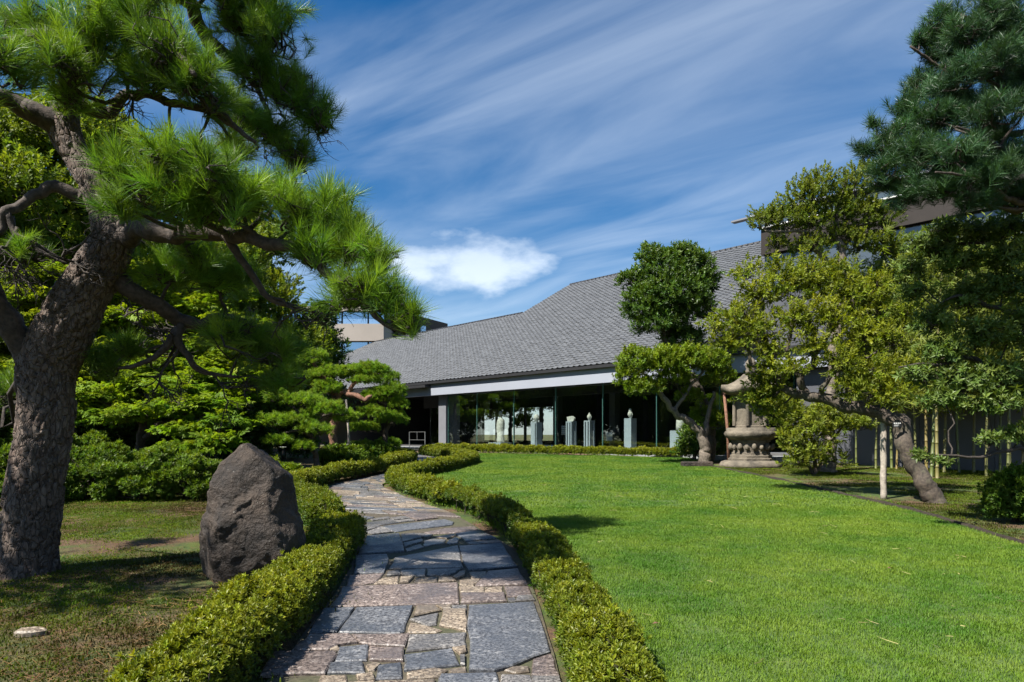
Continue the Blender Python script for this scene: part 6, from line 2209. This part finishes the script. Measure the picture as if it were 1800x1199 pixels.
# low cut stone at the lawn corner
o = MB().box(-0.48, 0.48, -0.14, 0.14, 0, 0.17).build('edge_stone', M['boulder'])
gq = on_ground(1225, 821)
o.location = (gq[0], gq[1], gz(0, gq[1]))
o.rotation_euler = (0, 0, 0.05)
bv = o.modifiers.new('bevel', 'BEVEL')
bv.width = 0.03
tag(o, 'low dark kerb stone at the lawn corner by the pale trunk', 'kerb stone')

# wooden prop under the leaning trunk
gq = on_ground(1553, 868)
Yp = 12.9
xp = (1553 - 900) / F * Yp
zb = gz(0, Yp)
mb = MB()
zs = np.linspace(zb - 0.05, EYE + (HZ - 734) / F * Yp, 14)
mb.tube([(xp + 0.006 * math.sin(k * 1.3), Yp, zz_) for k, zz_ in enumerate(zs)], 0.056 + 0.004 * np.sin(np.arange(14) * 2.1), 10)
o = mb.build('wooden_prop', M['wood'], None, True)
tag(o, 'pale weathered wooden prop holding up the leaning trunk', 'prop')
# plant tag tied to the trunk
pl = empty('plant_tag', 'small black name tag tied to the leaning trunk', 'sign')
pc = at(1577, 746, 12.45)
place(pl, tuple(pc))
MB().box(-0.085, 0.085, -0.006, 0.006, -0.055, 0.055).build('plate', M['plaque'], pl)
mb = MB()
for k, (x0, x1, z0, z1) in enumerate(((-.065, -.04, .012, .03), (-.03, -.005, .012, .03), (.005, .03, .012, .03), (.04, .06, .012, .03), (-.06, .03, -.015, -.008), (-.06, .01, -.032, -.026))):
    mb.box(x0, x1, -0.009, -0.0065, z0, z1)
mb.build('lettering', M['white'], pl, False, 'stuff')
v_, f_ = tube([(-0.08, 0, 0.05), (-0.1, 0.1, 0.07), (0.02, 0.33, 0.06), (0.17, 0.2, 0.04), (0.085, 0, 0.05)], [0.004] * 5, 5)
mobj('tie', v_, f_, M['plaque'], pl)
# bamboo pole supporting the red limb
mb = MB()
Yq = 21.5
mb.tube([at(616, 800, Yq), at(612, 750, Yq), at(608, 702, Yq)], [0.035, 0.033, 0.030], 8)
o = mb.build('support_pole', M['wood'], None, True)
tag(o, 'slim pale pole propping the red limb of the tall pruned pine', 'pole')

# ------------------------------------------------------------------ exhibits behind the glass, railing
def ball(mb, c, r, n=10, m=7, sq=(1, 1, 1), nz_=0.0):
    vv, ff = [], []
    for i in range(m):
        th = math.pi * i / (m - 1)
        for j in range(n):
            ph = 2 * math.pi * j / n
            d = np.array([math.sin(th) * math.cos(ph), math.sin(th) * math.sin(ph), math.cos(th)])
            vv.append(np.array(c) + d * np.array(sq) * r * (1 + nz_ * mnoise.noise(Vector(tuple(d * 3)))))
    for i in range(m - 1):
        for j in range(n):
            ff.append((i * n + j, i * n + (j + 1) % n, (i + 1) * n + (j + 1) % n, (i + 1) * n + j))
    mb.add(vv, ff)


ROT = math.atan2(-D[1], -D[0])


def exhibit(px, w, wid, hgt, style):
    u = u_at(px, w)
    q = bp(u, w, FLOOR)
    t = empty('pedestal', {'slab': 'pale display pedestal of two boards behind the glass, nearest the standing statue', 'open': 'open pale pedestal with a tilted carved fragment behind the glass', 'open2': 'open pale pedestal under a small head behind the glass', 'solid': 'solid pale pedestal under a crowned bust behind the glass', 'low': 'wide pale pedestal behind the glass closest to the pale leaning trunk'}[style], 'pedestal', 'display pedestals in the museum')
    t.location = q
    t.rotation_euler = (0, 0, ROT)
    a = wid / 2
    MB().box(-a - 0.25, a + 0.25, -a - 0.25, a + 0.25, 0.0, 0.05).build('foot_slab', M['pedestal'], t)
    if style == 'slab':
        MB().box(-a, a * 0.45, -a, a, 0.052, hgt - 0.06).build('board', M['pedestal'], t)
        MB().box(a * 0.8, a, -a, a, 0.052, hgt - 0.06).build('board', M['pedestal'], t)
    elif style.startswith('open'):
        for sx_ in (-1, 1):
            for sy_ in (-1, 1):
                MB().box(sx_ * a - 0.06 * (sx_ > 0), sx_ * a + 0.06 * (sx_ < 0), sy_ * a - 0.06 * (sy_ > 0), sy_ * a + 0.06 * (sy_ < 0), 0.052, hgt - 0.06).build('leg', M['pedestal'], t)
        MB().box(-0.05, 0.05, -a, a, 0.052, hgt - 0.06).build('board', M['pedestal'], t)
    else:
        MB().box(-a, a, -a, a, 0.052, hgt - 0.06).build('body', M['pedestal'], t)
    MB().box(-a, a, -a, a, hgt - 0.058, hgt).build('top', M['pedestal'], t)
    return q, hgt


def head(px, w, wid, hgt, style, label, r, crown=0.0):
    q, hh = exhibit(px, w, wid, hgt, style)
    t = empty('carved_bust', label, 'sculpture', 'heads on pedestals')
    t.location = (q[0], q[1], q[2] + hh)
    t.rotation_euler = (0, 0, ROT)
    mb = MB()
    ball(mb, (0, 0, r * 1.28), r, 14, 10, (0.80, 0.92, 1.12), 0.05)
    mb.tube([(0, 0.02, 0.0), (0, 0.01, r * 0.6)], [r * 0.55, r * 0.42], 10)
    ball(mb, (0, -r * 0.90, r * 1.2), r * 0.16, 6, 5, (0.8, 1, 1.6))
    mb.build('head', M['statue'], t, True)
    mb = MB()
    for s in (-1, 1):
        ball(mb, (s * r * 0.80, 0.02, r * 1.2), r * 0.2, 6, 5, (0.5, 1, 2.0))
    mb.build('ears', M['statue'], t, True, 'stuff')
    if crown:
        mb = MB()
        ball(mb, (0, 0, r * 2.45), r * crown, 8, 6, (1, 1, 1.3), 0.2)
        mb.build('topknot', M['statue'], t, True)


head(943, 0.45, 0.40, 1.27, 'slab', 'large smooth stone head on the two-board pedestal', 0.165)
head(1036, 0.45, 0.36, 1.30, 'open2', 'small stone head with topknot on an open pedestal', 0.125, 0.35)
head(1108, 0.45, 0.38, 1.36, 'solid', 'crowned stone bust on the solid pedestal', 0.135, 0.6)
q, hh = exhibit(1004, 0.45, 0.36, 1.28, 'open')
fr = empty('carved_fragment', 'tilted pale carved fragment on an open pedestal', 'sculpture')
fr.location = (q[0], q[1], q[2] + hh)
fr.rotation_euler = (0, 0, ROT)
v_ = [(-.2, -.05, 0), (.16, -.05, 0), (.24, -.05, .14), (.10, -.05, .25), (-.24, -.05, .22), (-.2, .05, 0), (.16, .05, 0), (.24, .05, .14), (.10, .05, .25), (-.24, .05, .22)]
mobj('relief', v_, [(4, 3, 2, 1, 0), (5, 6, 7, 8, 9), (0, 1, 6, 5), (1, 2, 7, 6), (2, 3, 8, 7), (3, 4, 9, 8), (4, 0, 5, 9)], M['statue'], fr)
q, hh = exhibit(1196, 0.45, 0.60, 0.82, 'low')
sb = empty('carved_stele', 'pale upright stele on the wide pedestal behind the glass', 'sculpture')
sb.location = (q[0], q[1], q[2] + hh)
sb.rotation_euler = (0, 0, ROT)
v_, f_ = loft([(0, 0.2), (0.2, 0.19), (0.55, 0.17), (0.66, 0.10)], 10, wob=0.2)
mobj('stone', v_, f_, M['statue'], sb, True)
# standing statue on a low base
u = u_at(880, 0.55)
q = bp(u, 0.55, FLOOR)
stt = empty('standing_statue', 'tall headless-looking standing stone figure behind the glass', 'sculpture')
stt['label'] = 'tall standing robed stone figure behind the glass'
stt.location = q
stt.rotation_euler = (0, 0, ROT)
MB().box(-0.55, 0.45, -0.4, 0.4, 0.0, 0.24).build('base', M['pedestal'], stt)
fold_ = lambda a, z: 1 + 0.06 * math.sin(a * 9 + z * 3)
v_, f_ = loft([(0.242, 0.24), (0.34, 0.27), (0.6, 0.22), (0.95, 0.25), (1.20, 0.27), (1.42, 0.25), (1.52, 0.14), (1.58, 0.085), (1.64, 0.10), (1.72, 0.13), (1.82, 0.12), (1.90, 0.06)], 20, wob=0.2, mod=fold_)
v_ = [(p[0], p[1] * 0.75, p[2]) for p in v_]
mobj('figure', v_, f_, M['statue'], stt, True)
# information panels
for i, (px, w, z0, z1, wid, lab) in enumerate(((1071, 2.6, .35, .78, .4, 'pale blank information panel standing between two pedestals'), (991, 2.4, .65, 1.15, .3, 'small white louvred panel behind an open pedestal'))):
    q = bp(u_at(px, w), w, FLOOR)
    t = empty('information_panel', lab, 'sign')
    t.location = q
    t.rotation_euler = (0, 0, ROT)
    if i == 0:
        MB().box(-wid / 2, wid / 2, -0.02, 0.02, z0, z1).build('board', M['white'], t)
    else:
        for k in range(5):
            zz_ = z0 + (z1 - z0) * k / 5
            MB().box(-wid / 2, wid / 2, -0.02, 0.02, zz_, zz_ + 0.065).build('louvre', M['white'], t)
    MB().box(-0.02, 0.02, 0.022, 0.05, 0.0, z1).build('post', M['column'], t)

ra = empty('railing', 'slim steel railing beside the entrance porch column', 'railing')
q = bp(9.2, -0.75, FLOOR - 0.06)
ra.location = q
ra.rotation_euler = (0, 0, ROT)
for k, x in enumerate((-0.8, 0.0, 0.8)):
    if k != 1:
        MB().box(x - 0.02, x + 0.02, -0.02, 0.02, 0, 0.88).build('post', M['steel'], ra)
    else:
        MB().box(x - 0.012, x + 0.012, -0.012, 0.012, 0.42, 0.86).build('baluster', M['steel'], ra)
for zz_ in (0.40, 0.86):
    MB().box(-0.778, 0.778, -0.012, 0.012, zz_, zz_ + 0.022).build('rail', M['steel'], ra)

# a few fallen leaves on the lawn
for i, (px, py, lab) in enumerate(((1146, 1112, 'single reddish fallen leaf on the lawn near the hedge'), (1560, 1010, 'single brown fallen leaf in the middle of the lawn'))):
    g = on_ground(px, py)
    mb = MB()
    leaf(mb, (0, 0, 0), np.array([1, 0.4, 0.12]), 0.075, 0.035, 0.25, 0.2)
    o = mb.build('fallen_leaf', M['red_bark'])
    o.location = (g[0], g[1], gz(0, g[1]) + 0.062)
    tag(o, lab, 'leaf')
